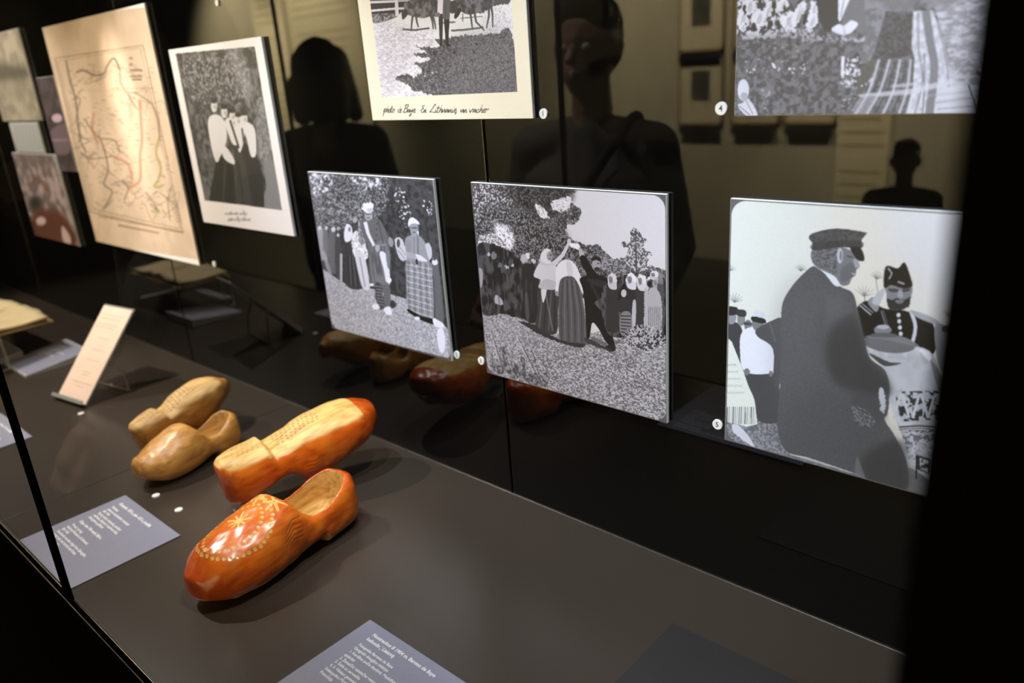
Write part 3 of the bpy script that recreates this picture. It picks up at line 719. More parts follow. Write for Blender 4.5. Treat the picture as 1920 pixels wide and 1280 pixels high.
p.P([(815, 1130), (900, 1165), (895, 1190), (800, 1150)], .85); p.P([(800, 1120), (900, 1180), (895, 1250), (800, 1225)], .36, a=.7); p.S([(850, 1075), (848, 1170)], 5, .1)
# big man: coat, collar, head, cap
p.T([(398, 345), (440, 316), (485, 345), (545, 398), (592, 422), (612, 480), (640, 600), (662, 682), (722, 732), (742, 800), (735, 905), (722, 932), (765, 1000), (812, 1105), (808, 1215), (700, 1190), (610, 1150), (420, 1085), (328, 1058), (292, 965), (303, 800), (308, 620), (310, 480), (345, 405)], .335, .375, 3, .2, .8)
p.P([(320, 470), (400, 380), (480, 420), (460, 600), (420, 800), (330, 900), (312, 700)], .41, a=.5, soft=24)
p.P([(500, 580), (545, 525), (605, 515), (645, 640), (660, 690), (735, 770), (738, 830), (640, 830), (520, 780), (485, 680)], .25, soft=5, a=.85)
p.P([(480, 420), (560, 440), (600, 500), (540, 520), (500, 560), (470, 500)], .43, soft=12, a=.6); p.S([(470, 430), (465, 560), (480, 700)], 12, .30, a=.6, soft=6, sm=1)
p.P([(600, 820), (700, 835), (720, 930), (640, 960), (590, 900)], .30, a=.7, soft=4); p.P([(700, 808), (720, 815), (725, 890), (708, 900)], .8, jit=6); p.T([(585, 880), (640, 890), (690, 940), (650, 965), (600, 930)], .3, .66, 3, .45, .6, a=.8, jit=8)
p.P([(340, 830), (480, 800), (600, 860), (760, 1000), (805, 1210), (600, 1150), (330, 1055)], .32, a=.45, soft=24); p.P([(630, 1080), (780, 1010), (812, 1110), (806, 1212), (650, 1170)], .24, a=.8, soft=6); p.P([(612, 1080), (628, 1120), (645, 1168), (605, 1150)], .5, a=.6)
p.P([(436, 312), (462, 310), (545, 382), (542, 396), (520, 392), (478, 342)], .93)
p.P([(435, 248), (540, 238), (600, 262), (612, 288), (622, 318), (610, 330), (606, 352), (590, 366), (578, 390), (548, 392), (520, 356), (440, 312)], .50)
p.T([(435, 248), (530, 240), (532, 300), (528, 350), (500, 335), (438, 306)], .34, .5, 3, .35, .65); p.P([(550, 330), (590, 300), (606, 330), (600, 352), (560, 380), (545, 370)], .40, a=.7, soft=3); p.P([(596, 290), (612, 288), (622, 316), (606, 322)], .66)
p.E(543, 274, 12, 31, .80); p.E(546, 274, 5, 20, .5); p.S([(590, 345), (608, 350)], 5, .78); p.S([(570, 275), (598, 282)], 4, .25)
p.T([(418, 202), (440, 182), (530, 165), (642, 180), (646, 190), (630, 212), (627, 244), (545, 240), (438, 252), (434, 226)], .27, .36, 4, .3, .7); p.P([(434, 226), (530, 214), (628, 216), (627, 244), (545, 240), (438, 252)], .22, a=.55)
p.P([(585, 240), (625, 242), (642, 290), (618, 294), (596, 268)], .17)
p.grain(.035).corners(.016, .0012, .40)
pic5 = p
# ---- board 3: man in a fur hat and woman in a checked skirt
p = Pic(-1.1145, -.8115, 1.1085, 1.3775, base=.27, tint=(.955, .965, 1.05)).crop(540, 300, .3125)
p.T([(90, 40), (900, 90), (1000, 1200), (200, 1000)], .20, .30, 14, .3, .7, sm=0)
p.T([(100, 60), (560, 90), (600, 200), (560, 330), (420, 360), (300, 420), (170, 420), (130, 250)], .24, .66, 4.5, .46, .64, jit=10, a=.9)
TL3 = [(115, 75), (280, 85), (250, 190), (160, 210)]
p.spots(TL3, 60, 5, 13, .95, seed=2).spots([(360, 100), (560, 110), (550, 170), (440, 190)], 60, 5, 12, .93, seed=3).spots([(150, 190), (440, 190), (430, 330), (200, 390)], 120, 3, 10, .68, seed=4)
p.spots([(630, 170), (700, 160), (740, 330), (670, 360)], 45, 4, 8, .9, seed=5).spots([(800, 240), (860, 240), (870, 340), (830, 330)], 16, 4, 9, .9, seed=6).spots([(560, 120), (860, 150), (880, 480), (600, 470)], 30, 3, 6, .55, seed=7)
p.T([(205, 650), (300, 715), (380, 765), (500, 770), (600, 800), (720, 835), (900, 960), (990, 1040), (1000, 1200), (230, 1000)], .52, .84, 3.2, .3, .7, cy=2.6, sm=0, octv=2)
p.P([(520, 800), (640, 850), (640, 885), (560, 890)], .3, a=.8, jit=5)
# group at the left
for x, y, w_, h_, c in ((195, 480, 22, 100, .62), (225, 480, 16, 100, .45), (272, 520, 28, 130, .42), (300, 520, 18, 150, .3)): p.P([(x - w_, y - h_ * .6), (x + w_ * .6, y - h_ * .6), (x + w_, y + h_), (x - w_ * .8, y + h_ * 1.1)], c, jit=6)
for x, y, r, c in ((190, 405, 13, .88), (228, 405, 11, .8), (272, 415, 15, .85), (300, 410, 12, .7), (300, 450, 10, .8), (400, 360, 16, .7), (375, 350, 14, .6)): p.E(x, y, r * .8, r, c, jit=4)
p.P([(205, 560), (225, 560), (260, 690), (240, 680)], .7, a=.7, jit=6); p.S([(318, 560), (318, 730)], 14, .72)
p.P([(338, 450), (385, 445), (400, 560), (440, 640), (448, 768), (345, 745), (340, 560)], .25)
for k in range(6): p.S([(360 + k * 9, 570), (365 + k * 14, 755)], 5, (.15, .45)[k % 2], a=.7)
p.P([(335, 440), (350, 385), (378, 395), (385, 440), (375, 480), (345, 490)], .93, jit=4); p.E(368, 415, 8, 14, .5)
p.T([(385, 440), (430, 430), (470, 520), (475, 590), (420, 600), (385, 540)], .6, .98, 7, .35, .55, jit=6); p.spots([(385, 480), (475, 500), (470, 590), (395, 580)], 30, 6, 11, .97, seed=9)
p.P([(402, 560), (455, 570), (490, 765), (450, 768), (425, 690)], .86); p.S([(430, 580), (462, 760)], 6, .55)
p.T([(420, 370), (460, 360), (470, 480), (430, 500)], .4, .7, 5, .4, .6, jit=6)
# man
p.P([(432, 372), (468, 350), (540, 350), (572, 395), (595, 450), (610, 560), (612, 700), (580, 748), (492, 745), (486, 640), (478, 520), (452, 460)], .42)
p.T([(500, 520), (600, 500), (612, 700), (585, 745), (495, 742)], .36, .50, 7, .3, .7, cy=40)
for k in range(4): p.E(535 - 3 * k, 380 + 34 * k, 5, 5, .25)
p.S([(500, 515), (590, 505)], 10, .6, a=.7); p.S([(540, 360), (556, 430), (572, 500)], 6, .28, a=.8); p.S([(462, 370), (480, 440), (515, 512)], 22, .93, taper=.7)
p.P([(548, 555), (585, 560), (605, 640), (612, 738), (590, 735), (575, 660)], .92); p.E(607, 720, 14, 16, .95); p.P([(585, 540), (612, 560), (608, 640), (596, 640)], .5); p.E(537, 528, 14, 22, .7)
p.P([(522, 748), (556, 748), (572, 880), (540, 885)], .28); p.P([(568, 745), (608, 748), (614, 870), (586, 880)], .45)
for k in range(7): p.S([(525 + k * 2, 755 + k * 18), (566 + k, 762 + k * 18)], 4, .75, a=.7); p.S([(572, 755 + k * 18), (610, 760 + k * 17)], 4, .25, a=.7)
p.P([(505, 870), (535, 862), (550, 890), (515, 895)], .93); p.P([(575, 890), (612, 880), (622, 925), (590, 925)], .95); p.E(628, 865, 16, 24, .22); p.E(500, 748, 14, 9, .93)
p.P([(460, 318), (500, 312), (505, 345), (480, 362), (464, 350)], .70); p.E(482, 345, 10, 5, .4); p.E(478, 282, 34, 36, .95, jit=10); p.E(492, 300, 20, 14, .8, jit=5); p.P([(463, 320), (500, 318), (500, 326), (464, 328)], .35, a=.7)
# woman
p.T([(716, 596), (850, 610), (868, 700), (872, 955), (800, 935), (722, 895), (708, 720)], .50, .60, 8, .3, .7)
for k in range(9): p.S([(712 + k * 1, 625 + k * 34), (790, 640 + k * 35), (866, 655 + k * 36)], 5, .88, a=.8)
for k in range(8): p.S([(722 + k * 17, 610), (726 + k * 19, 905 + k * 6)], 3.5, (.30, .82)[k % 2], a=.75)
p.P([(722, 893), (800, 935), (872, 955), (872, 985), (800, 960), (725, 915)], .10); p.E(775, 950, 16, 12, .92)
p.P([(705, 470), (740, 450), (790, 455), (825, 500), (850, 580), (838, 622), (790, 605), (720, 600), (704, 545)], .60); p.S([(778, 455), (782, 590)], 5, .3); p.S([(757, 455), (755, 590)], 3, .42)
for k in range(5): p.S([(712 + k * 6, 480), (714 + k * 5, 560)], 2.5, .45, a=.6)
p.P([(745, 572), (780, 565), (822, 590), (832, 608), (780, 600)], .88); p.P([(705, 548), (755, 560), (770, 585), (718, 585)], .66); p.P([(765, 600), (775, 590), (782, 625), (768, 622)], .2)
p.P([(732, 385), (775, 380), (780, 430), (762, 458), (742, 452)], .62); p.P([(720, 372), (735, 345), (770, 355), (790, 385), (760, 378), (735, 385), (725, 400)], .90); p.E(746, 352, 14, 9, .93); p.P([(740, 402), (774, 400), (774, 410), (742, 410)], .3, a=.7); p.E(757, 432, 9, 4, .35); p.P([(775, 430), (784, 425), (782, 455)], .92)
p.P([(640, 480), (655, 462), (690, 480), (708, 560), (710, 600), (675, 598), (650, 540)], .80, jit=5); p.E(662, 498, 10, 26, .3); p.S([(660, 540), (700, 590)], 3, .35); p.S([(670, 520), (706, 570)], 3, .4)
p.P([(825, 505), (850, 500), (865, 560), (850, 600), (835, 560)], .78, jit=4); p.P([(600, 462), (625, 470), (632, 510), (610, 515)], .6, jit=5)
p.P([(862, 595), (895, 590), (920, 780), (935, 960), (905, 980), (885, 940), (878, 760)], .40); p.E(882, 612, 18, 18, .88); p.P([(870, 950), (925, 975), (938, 1003), (885, 1000)], .92); p.E(880, 965, 9, 16, .95); p.P([(870, 480), (882, 490), (888, 590), (872, 590)], .3)
p.P([(895, 1030), (925, 1005), (942, 1060), (940, 1140), (922, 1160), (902, 1120)], .92, jit=3)
p.P([(115, 75), (190, 80), (260, 900), (235, 900)], .8, a=.14, soft=12, sm=0)
p.grain(.04).corners(.016, .0012, .33)
pic3 = p

# ---- board 1: herdsman and cows, cream mount with a handwritten line
p = Pic(-.9275, -.6235, 1.4565, 1.7865, base=.90, tint=(1.0, .965, .90)).crop(680, 0, .1953)
# the part above the frame repeats the sky and the trees of such a scene
x0p, x1p, ztop, zbot = -.9010 * KB, -.6455 * KB, 1.750, ZB(1.4875)
def q1(x, z):  # metres -> crop units are not needed here: paint straight into the picture
    return ((x - p.x0) * p.d, (p.z1 - z) * p.d)
Q = np.array([q1(x0p, ztop), q1(x1p, ztop), q1(x1p, zbot), q1(x0p, zbot)])
photo_tint = np.array((.975, .94, .985))
p.put(p.mask(Q), np.array((.93, .92, .92)))
sl, m_ = p.mask(np.array([q1(x0p, ztop), q1(x1p, ztop), q1(x1p, 1.665), q1(x0p, 1.655)]))
nz = sstep(noise(m_.shape[0], m_.shape[1], 9), .35, .65)[..., None]; p.im[sl] = p.im[sl] * (1 - m_[..., None]) + (.22 + .35 * nz) * photo_tint * m_[..., None]
p.t = photo_tint
p.T([(100, 200), (700, 300), (700, 960), (165, 970)], .78, .98, 10, .3, .62, cy=4, a=.8, soft=6, sm=0)
p.T([(110, 230), (330, 200), (470, 420), (420, 700), (170, 960), (130, 600)], .66, .90, 9, .3, .7, cy=3.5, a=.6, soft=20)
p.T([(1180, 80), (1412, 60), (1420, 320), (1180, 300)], .66, .92, 3, .3, .55, a=.7, soft=10)
p.P([(62, -60), (470, -60), (400, 90), (330, 150), (80, 200), (68, 60)], .22, sm=0, jit=4); p.T([(78, 140), (300, 130), (330, 160), (180, 215), (85, 215)], .3, .66, 5, .3, .7)
p.S([(62, 22), (320, 12)], 24, .88); p.S([(72, 104), (320, 82), (400, 80)], 22, .90); p.S([(320, -40), (330, 155)], 34, .9); p.S([(330, 10), (480, 5)], 16, .85)
p.P([(1255, -40), (1408, -40), (1410, 30), (1330, 45), (1250, 50)], .35, jit=5)
def cow(body, legs, head, c):
    p.T(body, c - .08, c + .14, 14, .3, .7, jit=4)
    for L_ in legs: p.S(L_, 22, c - .02, taper=.55)
    p.P(head, c - .12)
cow([(395, 40), (440, 10), (520, -30), (700, -40), (720, 90), (700, 150), (640, 160), (580, 175), (500, 160), (450, 150), (400, 110)], [[(480, 150), (470, 220), (465, 300)], [(512, 160), (522, 220), (535, 262)], [(650, 140), (668, 200), (678, 282)], [(668, 140), (690, 210), (702, 282)]], [(375, 110), (420, 90), (430, 140), (392, 186), (376, 170)], .38)
cow([(905, -40), (1250, -60), (1255, 50), (1215, 90), (1150, 125), (1090, 130), (1030, 142), (960, 118), (900, 100), (880, 40)], [[(1035, 130), (1045, 200), (1055, 285)], [(1075, 120), (1090, 210), (1150, 270), (1170, 295)], [(1215, 70), (1212, 160), (1190, 270)], [(1235, 60), (1248, 140), (1250, 262)]], [(878, 165), (900, 90), (945, 80), (935, 130), (900, 176)], .36)
p.P([(830, 20), (900, 20), (905, 110), (840, 122)], .3)
p.S([(380, 282), (500, 290), (640, 270)], 18, .28, a=.85); p.S([(850, 295), (1000, 285), (1160, 262)], 18, .3, a=.85); p.S([(770, 220), (890, 212)], 16, .35, a=.8); p.S([(940, 175), (1150, 158)], 8, .4); p.S([(962, 130), (962, 210)], 8, .4); p.S([(380, 388), (680, 380)], 4, .6, a=.7)
SH = [(690, 385), (740, 376), (830, 362), (950, 345), (1090, 335), (1180, 320), (1300, 322), (1424, 308), (1470, 990), (728, 985), (700, 940), (610, 900), (560, 880), (480, 870), (445, 820), (380, 790), (310, 770), (330, 735), (420, 715), (490, 740), (560, 700), (545, 640), (490, 602), (600, 595), (640, 560), (520, 545), (500, 515), (620, 505), (560, 470), (510, 440), (600, 455), (680, 460), (740, 445), (720, 410)]
p.T(SH, .28, .50, 6, .25, .75, cy=4, jit=8); p.T([(900, 400), (1424, 380), (1460, 968), (900, 968)], .38, .58, 3.5, .35, .65, a=.6, soft=20)
p.spots([(700, 380), (1400, 340), (1440, 900), (620, 860)], 40, 6, 16, .20, seed=12).spots([(500, 700), (720, 640), (720, 900), (600, 860)], 20, 6, 14, .75, seed=13)
p.P([(732, 140), (768, 140), (768, 300), (762, 425), (742, 425), (735, 300)], .24); p.P([(782, 178), (832, 180), (826, 320), (824, 432), (800, 432), (790, 300)], .20)
p.P([(738, 415), (762, 418), (764, 434), (742, 432)], .15); p.P([(796, 425), (824, 425), (850, 440), (812, 445)], .15)
p.P([(765, -40), (845, -40), (838, 120), (834, 192), (770, 180)], .42, sm=0); p.P([(722, -40), (778, -40), (770, 60), (766, 132), (742, 136), (716, 128)], .97, sm=0); p.S([(790, 40), (800, 170)], 6, .28, a=.7)
p.P([(700, 120), (740, 130), (735, 160), (690, 155)], .5, jit=4)
# anything painted over the mount is covered again by it
Y, X = np.mgrid[0:p.h, 0:p.w]; xm = p.x0 + X / p.d; zm = p.z1 - Y / p.d
out = (xm < x0p) | (xm > x1p) | (zm < zbot) | (zm > ztop)
p.im[out] = np.array((.925, .885, .80))
p.t = np.array((1, 1, 1))
GL = {'p': ([(0, .1), (.25, .5), (.05, -.45)], [(.15, .35), (.4, .5), (.5, .25), (.25, .05)], .5), 'h': ([(0, 0), (.25, .95), (.05, 0)], [(.08, .15), (.3, .45), (.35, 0), (.45, .08)], .42), 'o': ([(.2, .45), (0, .2), (.18, 0), (.35, .22), (.2, .45), (.45, .38)], .38),
      't': ([(.15, .85), (.05, .05), (.25, .05)], [(-.05, .55), (.35, .6)], .3), 'd': ([(.3, .4), (0, .25), (.15, 0), (.35, .3), (.5, .95), (.3, .05), (.45, .05)], .45), 'e': ([(0, .15), (.3, .3), (.2, .48), (.03, .2), (.2, 0), (.4, .12)], .34),
      'B': ([(.1, 0), (.3, 1)], [(.1, .9), (.6, 1), (.5, .6), (.2, .55), (.6, .4), (.45, .02), (0, .05)], .62), 'a': ([(.35, .4), (.08, .35), (.05, .02), (.35, .38), (.3, .02), (.45, .1)], .42), 'y': ([(0, .4), (.12, .08), (.35, .45), (.2, -.4), (0, -.35), (.4, .08)], .42),
      '.': ([(0, 0), (.06, .05)], .25), ',': ([(.05, .05), (-.05, -.25)], .22), 'E': ([(.5, .9), (.15, .8), (.3, .5), (0, .25), (.3, 0), (.55, .15)], [(.2, .5), (.42, .52)], .55), 'n': ([(0, .4), (.03, 0), (.25, .42), (.3, 0), (.42, .08)], .42),
      'L': ([(.65, .85), (.5, 1.05), (.3, .5), (0, .05), (.2, .1), (.75, -.02)], .68), 'i': ([(.05, .4), (.08, .02), (.22, .1)], [(.14, .65), (.18, .68)], .22), 'u': ([(0, .42), (.05, .03), (.3, .42), (.32, .02), (.45, .1)], .42), 'v': ([(0, .42), (.12, 0), (.35, .45), (.45, .4)], .42),
      'c': ([(.3, .42), (.03, .25), (.12, 0), (.35, .1)], .34), 'r': ([(0, .35), (.1, .45), (.12, 0), (.15, .35), (.38, .42)], .4), 'm': ([(0, .4), (.03, 0), (.2, .42), (.24, 0), (.42, .42), (.46, 0)], .52)}
def write(p, text, x, y, hgt, wid, c, wd, slope=0.0, slant=.22):
    for ch in text:
        if ch == ' ': x += .35 * hgt * wid; continue
        g = GL[ch]
        for st in g[:-1]:
            p.S([(x + (a_ + slant * b_) * hgt * wid, y + slope * a_ * hgt - b_ * hgt) for a_, b_ in st], wd, c, sm=1, a=.95)
        x += g[-1] * hgt * wid
for t_, x_, w_ in (('photo', 195, .70), ('de', 336, .55), ('Baye.', 385, .85), ('En', 555, .75), ('Lithuanie,', 640, .98), ('un', 938, 1.0), ('vacher', 1022, 1.05)):
    write(p, t_, x_, 1082, 76, w_, .12, 6)
p.grain(.03)
pic1 = p

# ---- board 4 of the upper row: women in white headscarves and a carpet path
p = Pic(-.3665, -.0700, 1.4565, 1.7865, base=.40, tint=(.96, .97, 1.06)).crop(1340, 0, .3021)
p.T([(100, -400), (1800, -400), (1800, 120), (100, 120)], .25, .7, 12, .35, .65, sm=0)
p.T([(130, -20), (960, -20), (960, 240), (880, 500), (860, 730), (110, 730)], .34, .50, 8, .3, .7, sm=0)
p.T([(140, 0), (400, 0), (380, 220), (150, 230)], .3, .9, 9, .45, .6, jit=8)
p.P([(640, -20), (830, -20), (790, 130), (700, 200), (650, 120)], .30); p.P([(790, -20), (940, -20), (930, 200), (830, 160), (780, 110)], .50)
p.P([(765, -10), (840, -10), (775, 140), (765, 120)], .95, sm=0); p.S([(800, 0), (780, 110)], 6, .6)
for x, y, rx, ry, r in ((210, 40, 40, 55, .1), (270, 110, 42, 55, .3), (330, 60, 32, 60, .5), (420, 30, 36, 40, .2), (170, 110, 30, 60, .1), (455, 130, 50, 60, -.2), (520, 80, 30, 80, .5), (610, 60, 26, 60, 0), (600, 130, 36, 50, .4), (170, 170, 24, 24, 0)):
    p.E(x, y, rx, ry, .95, rot=r, jit=7); p.E(x + 8, y + 10, rx * .35, ry * .6, .70, a=.5, rot=r)
    p.S([(x - rx * .4, y + ry * .8), (x, y), (x + rx * .5, y - ry * .6)], 3, .55, a=.7)
for x, y in ((185, 60), (365, 40), (560, 120), (430, 60), (240, 170), (350, 150)): p.E(x, y, 16, 30, .25, jit=8)
p.P([(722, 185), (765, 150), (800, 160), (845, 128), (888, 150), (850, 200), (810, 218), (770, 215)], .95); p.S([(800, 160), (805, 212)], 5, .7)
HB = [(150, 205), (360, 190), (600, 170), (720, 225), (950, 230), (950, 260), (820, 262), (600, 262), (400, 230), (160, 235)]
p.spots(HB, 150, 6, 17, .93, seed=21); p.T([(140, 240), (940, 260), (920, 400), (700, 430), (160, 420)], .34, .52, 9, .35, .65, a=.8, soft=8)
p.spots([(290, 250), (620, 300), (600, 480), (260, 440)], 40, 3, 12, .70, seed=22).spots([(330, 400), (590, 400), (590, 470), (400, 460)], 14, 6, 14, .97, seed=23).spots([(140, 330), (300, 400), (200, 480)], 10, 3, 9, .85, seed=24)
p.S([(795, 350), (790, 470)], 20, .93); p.spots([(810, 350), (910, 340), (890, 520), (780, 560), (785, 480)], 70, 5, 15, .95, seed=25).spots([(770, 560), (880, 540), (860, 700), (780, 690)], 25, 4, 10, .72, seed=26)
p.E(175, 560, 36, 68, .88); p.P([(140, 650), (170, 640), (200, 610), (240, 660), (262, 720), (200, 722), (160, 690)], .86); p.S([(150, 660), (215, 715)], 5, .5); p.S([(190, 620), (235, 712)], 4, .5); p.E(180, 600, 24, 26, .6, a=.6)
p.spots([(290, 560), (340, 570), (330, 700), (295, 690)], 14, 5, 15, .66, seed=27)
# paths and rugs
p.T([(930, -20), (1240, -20), (1236, 90), (1100, 90), (1040, 220), (960, 380), (900, 400), (930, 240)], .48, .60, 12, .3, .7, sm=0)
p.T([(1060, 70), (1232, 75), (1226, 350), (975, 382), (1020, 220)], .33, .42, 5, .3, .7, sm=0)
p.T([(1340, -20), (1900, -20), (1900, 720), (1660, 530), (1500, 530), (1430, 270)], .60, .82, 10, .3, .7, sm=0, cy=5)
p.P([(1000, -20), (1500, -20), (1480, 30), (1100, 70), (1050, 20)], .50, a=.8, soft=4)
p.T([(1000, 380), (1235, 345), (1210, 540), (1180, 720), (850, 720), (880, 640), (950, 520)], .40, .52, 6, .3, .7, sm=0)
p.T([(1232, 72), (1350, 66), (1400, 180), (1440, 330), (1500, 525), (1560, 530), (1620, 720), (1180, 720), (1230, 540), (1240, 360), (1222, 300)], .78, .90, 7, .3, .7, sm=0)
for pts, wd, c in (([(1310, 70), (1335, 250), (1362, 400), (1350, 560), (1330, 715)], 52, .50), ([(1262, 80), (1265, 300), (1290, 500), (1240, 715)], 7, .45), ([(1385, 160), (1440, 400), (1470, 715)], 9, .55), ([(1300, 330), (1300, 520), (1290, 715)], 7, .4), ([(1420, 240), (1470, 480), (1540, 715)], 7, .6)): p.S(pts, wd, c, sm=1, a=.9)
for x0_, x1_ in ((1085, 940), (1150, 1040), (1215, 1140), (1020, 870)): p.S([(x0_, 370), ((x0_ + x1_) / 2 + 14, 560), (x1_, 715)], 15, .82, sm=1, a=.9)
for x0_, x1_ in ((1050, 905), (1120, 990), (1185, 1095)): p.S([(x0_, 380), ((x0_ + x1_) / 2 + 14, 560), (x1_, 715)], 9, .28, sm=1, a=.7)
p.P([(880, 590), (1200, 555), (1480, 490), (1500, 520), (1200, 590), (900, 605)], .88, a=.75, sm=0, soft=3); p.P([(1100, 530), (1230, 515), (1220, 535), (1110, 545)], .85, a=.7)
p.P([(1500, 528), (1665, 530), (1900, 560), (1900, 720), (1370, 720), (1380, 560)], .87, sm=0); p.S([(1570, 530), (1600, 620), (1625, 715)], 8, .3); p.S([(1370, 640), (1640, 600), (1850, 590)], 16, .70, a=.7); p.S([(1380, 680), (1650, 655)], 9, .6, a=.7); p.S([(1300, 600), (1660, 560)], 8, .72, a=.7)
p.T([(1700, 100), (1800, 60), (1800, 540), (1640, 520), (1650, 330), (1680, 250)], .35, .92, 5, .4, .55, jit=14); p.P([(860, 720), (868, 650), (920, 600), (1000, 600), (930, 712)], .75, a=.5)
p.spots([(900, 540), (960, 480), (1000, 510), (960, 560)], 18, 4, 12, .85, seed=28)
p.grain(.04)
pic0 = p

# ---- board with a group of women, white border (further along, soft)
p = Pic(-1.5110, -1.1855, 1.2640, 1.5880, dens=1500, base=.93, tint=(.97, .965, .985)).crop(0, 0, .375)
IQ = [(876, 266), (1274, 230), (1411, 1050), (1023, 1002)]
p.T(IQ, .26, .46, 14, .3, .7, sm=0, jit=0)
p.T([(900, 300), (1180, 250), (1250, 420), (1200, 520), (1000, 520), (930, 460)], .28, .74, 6, .40, .72, a=.7, jit=8, soft=6); p.P([(1130, 260), (1180, 250), (1260, 420), (1260, 520), (1200, 440)], .78, a=.5, soft=12)
p.T([(1280, 520), (1330, 520), (1360, 820), (1300, 800)], .45, .66, 6, .3, .7, a=.8); p.P([(930, 560), (990, 700), (1010, 960), (960, 860), (905, 560)], .20, a=.5, soft=6)
p.P([(1320, 815), (1372, 820), (1408, 1048), (1285, 1030), (1330, 950)], .52)
for pts, c in (([(1085, 770), (1140, 770), (1165, 800), (1190, 1020), (1045, 1002), (1066, 880)], .20), ([(1160, 700), (1205, 720), (1240, 860), (1262, 1028), (1195, 1020), (1175, 820)], .26), ([(1200, 700), (1275, 745), (1318, 880), (1322, 1036), (1262, 1028), (1235, 860)], .21), ([(940, 830), (1000, 860), (1040, 1002), (985, 996)], .42)): p.P(pts, c, 0, 2)
for k in range(5): p.S([(1105 + k * 22, 810), (1080 + k * 34, 1010)], 6, (.14, .34)[k % 2], a=.6)
for pts in ([(1040, 600), (1075, 570), (1120, 600), (1135, 680), (1120, 740), (1090, 800), (1075, 800), (1050, 700)], [(1125, 600), (1155, 590), (1180, 650), (1190, 715), (1165, 720), (1135, 650)], [(1170, 580), (1200, 570), (1222, 640), (1215, 720), (1195, 760), (1180, 660)], [(1210, 620), (1240, 610), (1275, 650), (1280, 770), (1255, 780), (1235, 700)]): p.P(pts, .90)
p.P([(1100, 720), (1135, 740), (1172, 800), (1165, 820), (1120, 790)], .9); p.P([(1085, 740), (1100, 760), (1092, 805), (1078, 800)], .88)
for x, y in ((1070, 530), (1121, 560), (1162, 580), (1190, 600), (1222, 592)): p.E(x, y, 15, 30, .88); p.E(x, y - 28, 17, 14, .25); p.E(x + 4, y + 4, 8, 12, .6, a=.5)
p.S([(1150, 600), (1195, 740)], 10, .2); p.S([(1210, 640), (1225, 760)], 8, .25)
sc = p.U([(876, 266), (1274, 230), (1411, 1050), (1023, 1002)]); mk = p.mask(sc)
keep = np.zeros((p.h, p.w)); keep[mk[0]] = mk[1]; p.im = p.im * keep[..., None] + np.array((.93, .905, .915)) * (1 - keep[..., None])
for (x_, y_, t_) in ((1125, 1072, 'en vatte vacher de Baye'), (1140, 1102, 'photo de Baye Lithuanie')): write(p, t_, x_, y_, 17, .72, .52, 3.2, slope=0, slant=.2)
pic2 = p

# ---- the big cream map
p = Pic(-2.1200, -1.5700, 1.1670, 1.6745, dens=1500, base=1.0, tint=(.90, .80, .71)).crop(0, 0, .375)
MAPQ = [(275, 290), (715, 225), (915, 1165), (455, 1060)]
p.T([(150, 100), (760, 30), (1000, 1300), (430, 1210)], .96, 1.02, 80, .3, .7, sm=0)
def line(P_, q, wd, c, a=.8): p.S([P_, q], wd, c, a=a)
for e_, wd in ((0, 4), (14, 2.4)):
    qd = [(275 + e_, 290 + e_), (715 - e_, 225 + e_), (915 - e_, 1165 - e_ * 1.5), (455 + e_, 1060 - e_)]
    for k in range(4): line(qd[k - 1], qd[k], wd, (.55, .50, .45), .85)
line((620, 440), (768, 440), 3, (.6, .55, .5)); line((340, 455), (600, 452), 2, (.7, .65, .6), .5); line((480, 705), (720, 700), 2, (.7, .65, .6), .5)
ink = (.42, .42, .42)
for pts, wd in (([(330, 300), (345, 380), (362, 440), (378, 500), (385, 560), (395, 640), (400, 700), (430, 760)], 8), ([(380, 360), (420, 352), (470, 375), (520, 365), (535, 330), (570, 290), (600, 350)], 9), ([(600, 350), (605, 420), (640, 460), (680, 465), (720, 490), (760, 520), (790, 600), (800, 690)], 5), ([(420, 590), (460, 650), (500, 690), (570, 700), (600, 760)], 6), ([(500, 690), (525, 760), (540, 850), (520, 920), (560, 960), (520, 1040)], 7), ([(610, 900), (640, 940), (620, 1000)], 6), ([(730, 960), (760, 1000), (790, 1050)], 4), ([(400, 760), (440, 790), (500, 790), (560, 780)], 5), ([(375, 480), (400, 500), (380, 600), (410, 690)], 5), ([(640, 470), (680, 540), (660, 500)], 6), ([(860, 940), (840, 1000), (850, 1100)], 4)):
    p.S(pts, wd, ink, sm=1, a=.75); R = np.random.RandomState(int(pts[0][0]))
    for _ in range(6):
        i = R.randint(len(pts)); x, y = pts[i]; p.S([(x, y), (x + R.randint(-60, 60), y + R.randint(-50, 60)), (x + R.randint(-70, 80), y + R.randint(-40, 80))], 3, ink, sm=1, a=.5)
R = np.random.RandomState(3)
for _ in range(260):
    x, y = R.randint(330, 860), R.randint(320, 1090)
    if abs((x - 300) - (y - 260) * .22 - 200) > 230: continue
    p.S([(x, y), (x + R.randint(6, 26), y + R.randint(-5, 8))], 3.5, (.45, .42, .40), a=.5)
for pts, c in (([(700, 500), (705, 600), (710, 700), (700, 780), (700, 900), (640, 940)], (.80, .42, .38)), ([(800, 680), (780, 760), (805, 840), (790, 900), (770, 935), (820, 925)], (.55, .62, .25)), ([(470, 560), (460, 640), (490, 720)], (.80, .5, .42)), ([(560, 780), (640, 820), (660, 900)], (.78, .5, .42)), ([(770, 1040), (800, 1060)], (.5, .6, .2))): p.S(pts, 12, c, sm=1, a=.45, soft=3)
for x, y, wd_ in ((655, 290, 16), (655, 320, 18), (680, 350, 66), (680, 380, 60), (684, 396, 50)): p.S([(x - wd_ / 2, y), (x + wd_ / 2, y)], 9, (.45, .42, .4), a=.8)
for k in range(8): p.S([(845 + k * 5, 1010 + k * 14), (885 + k * 4, 1005 + k * 14)], 4, (.5, .48, .45), a=.6)
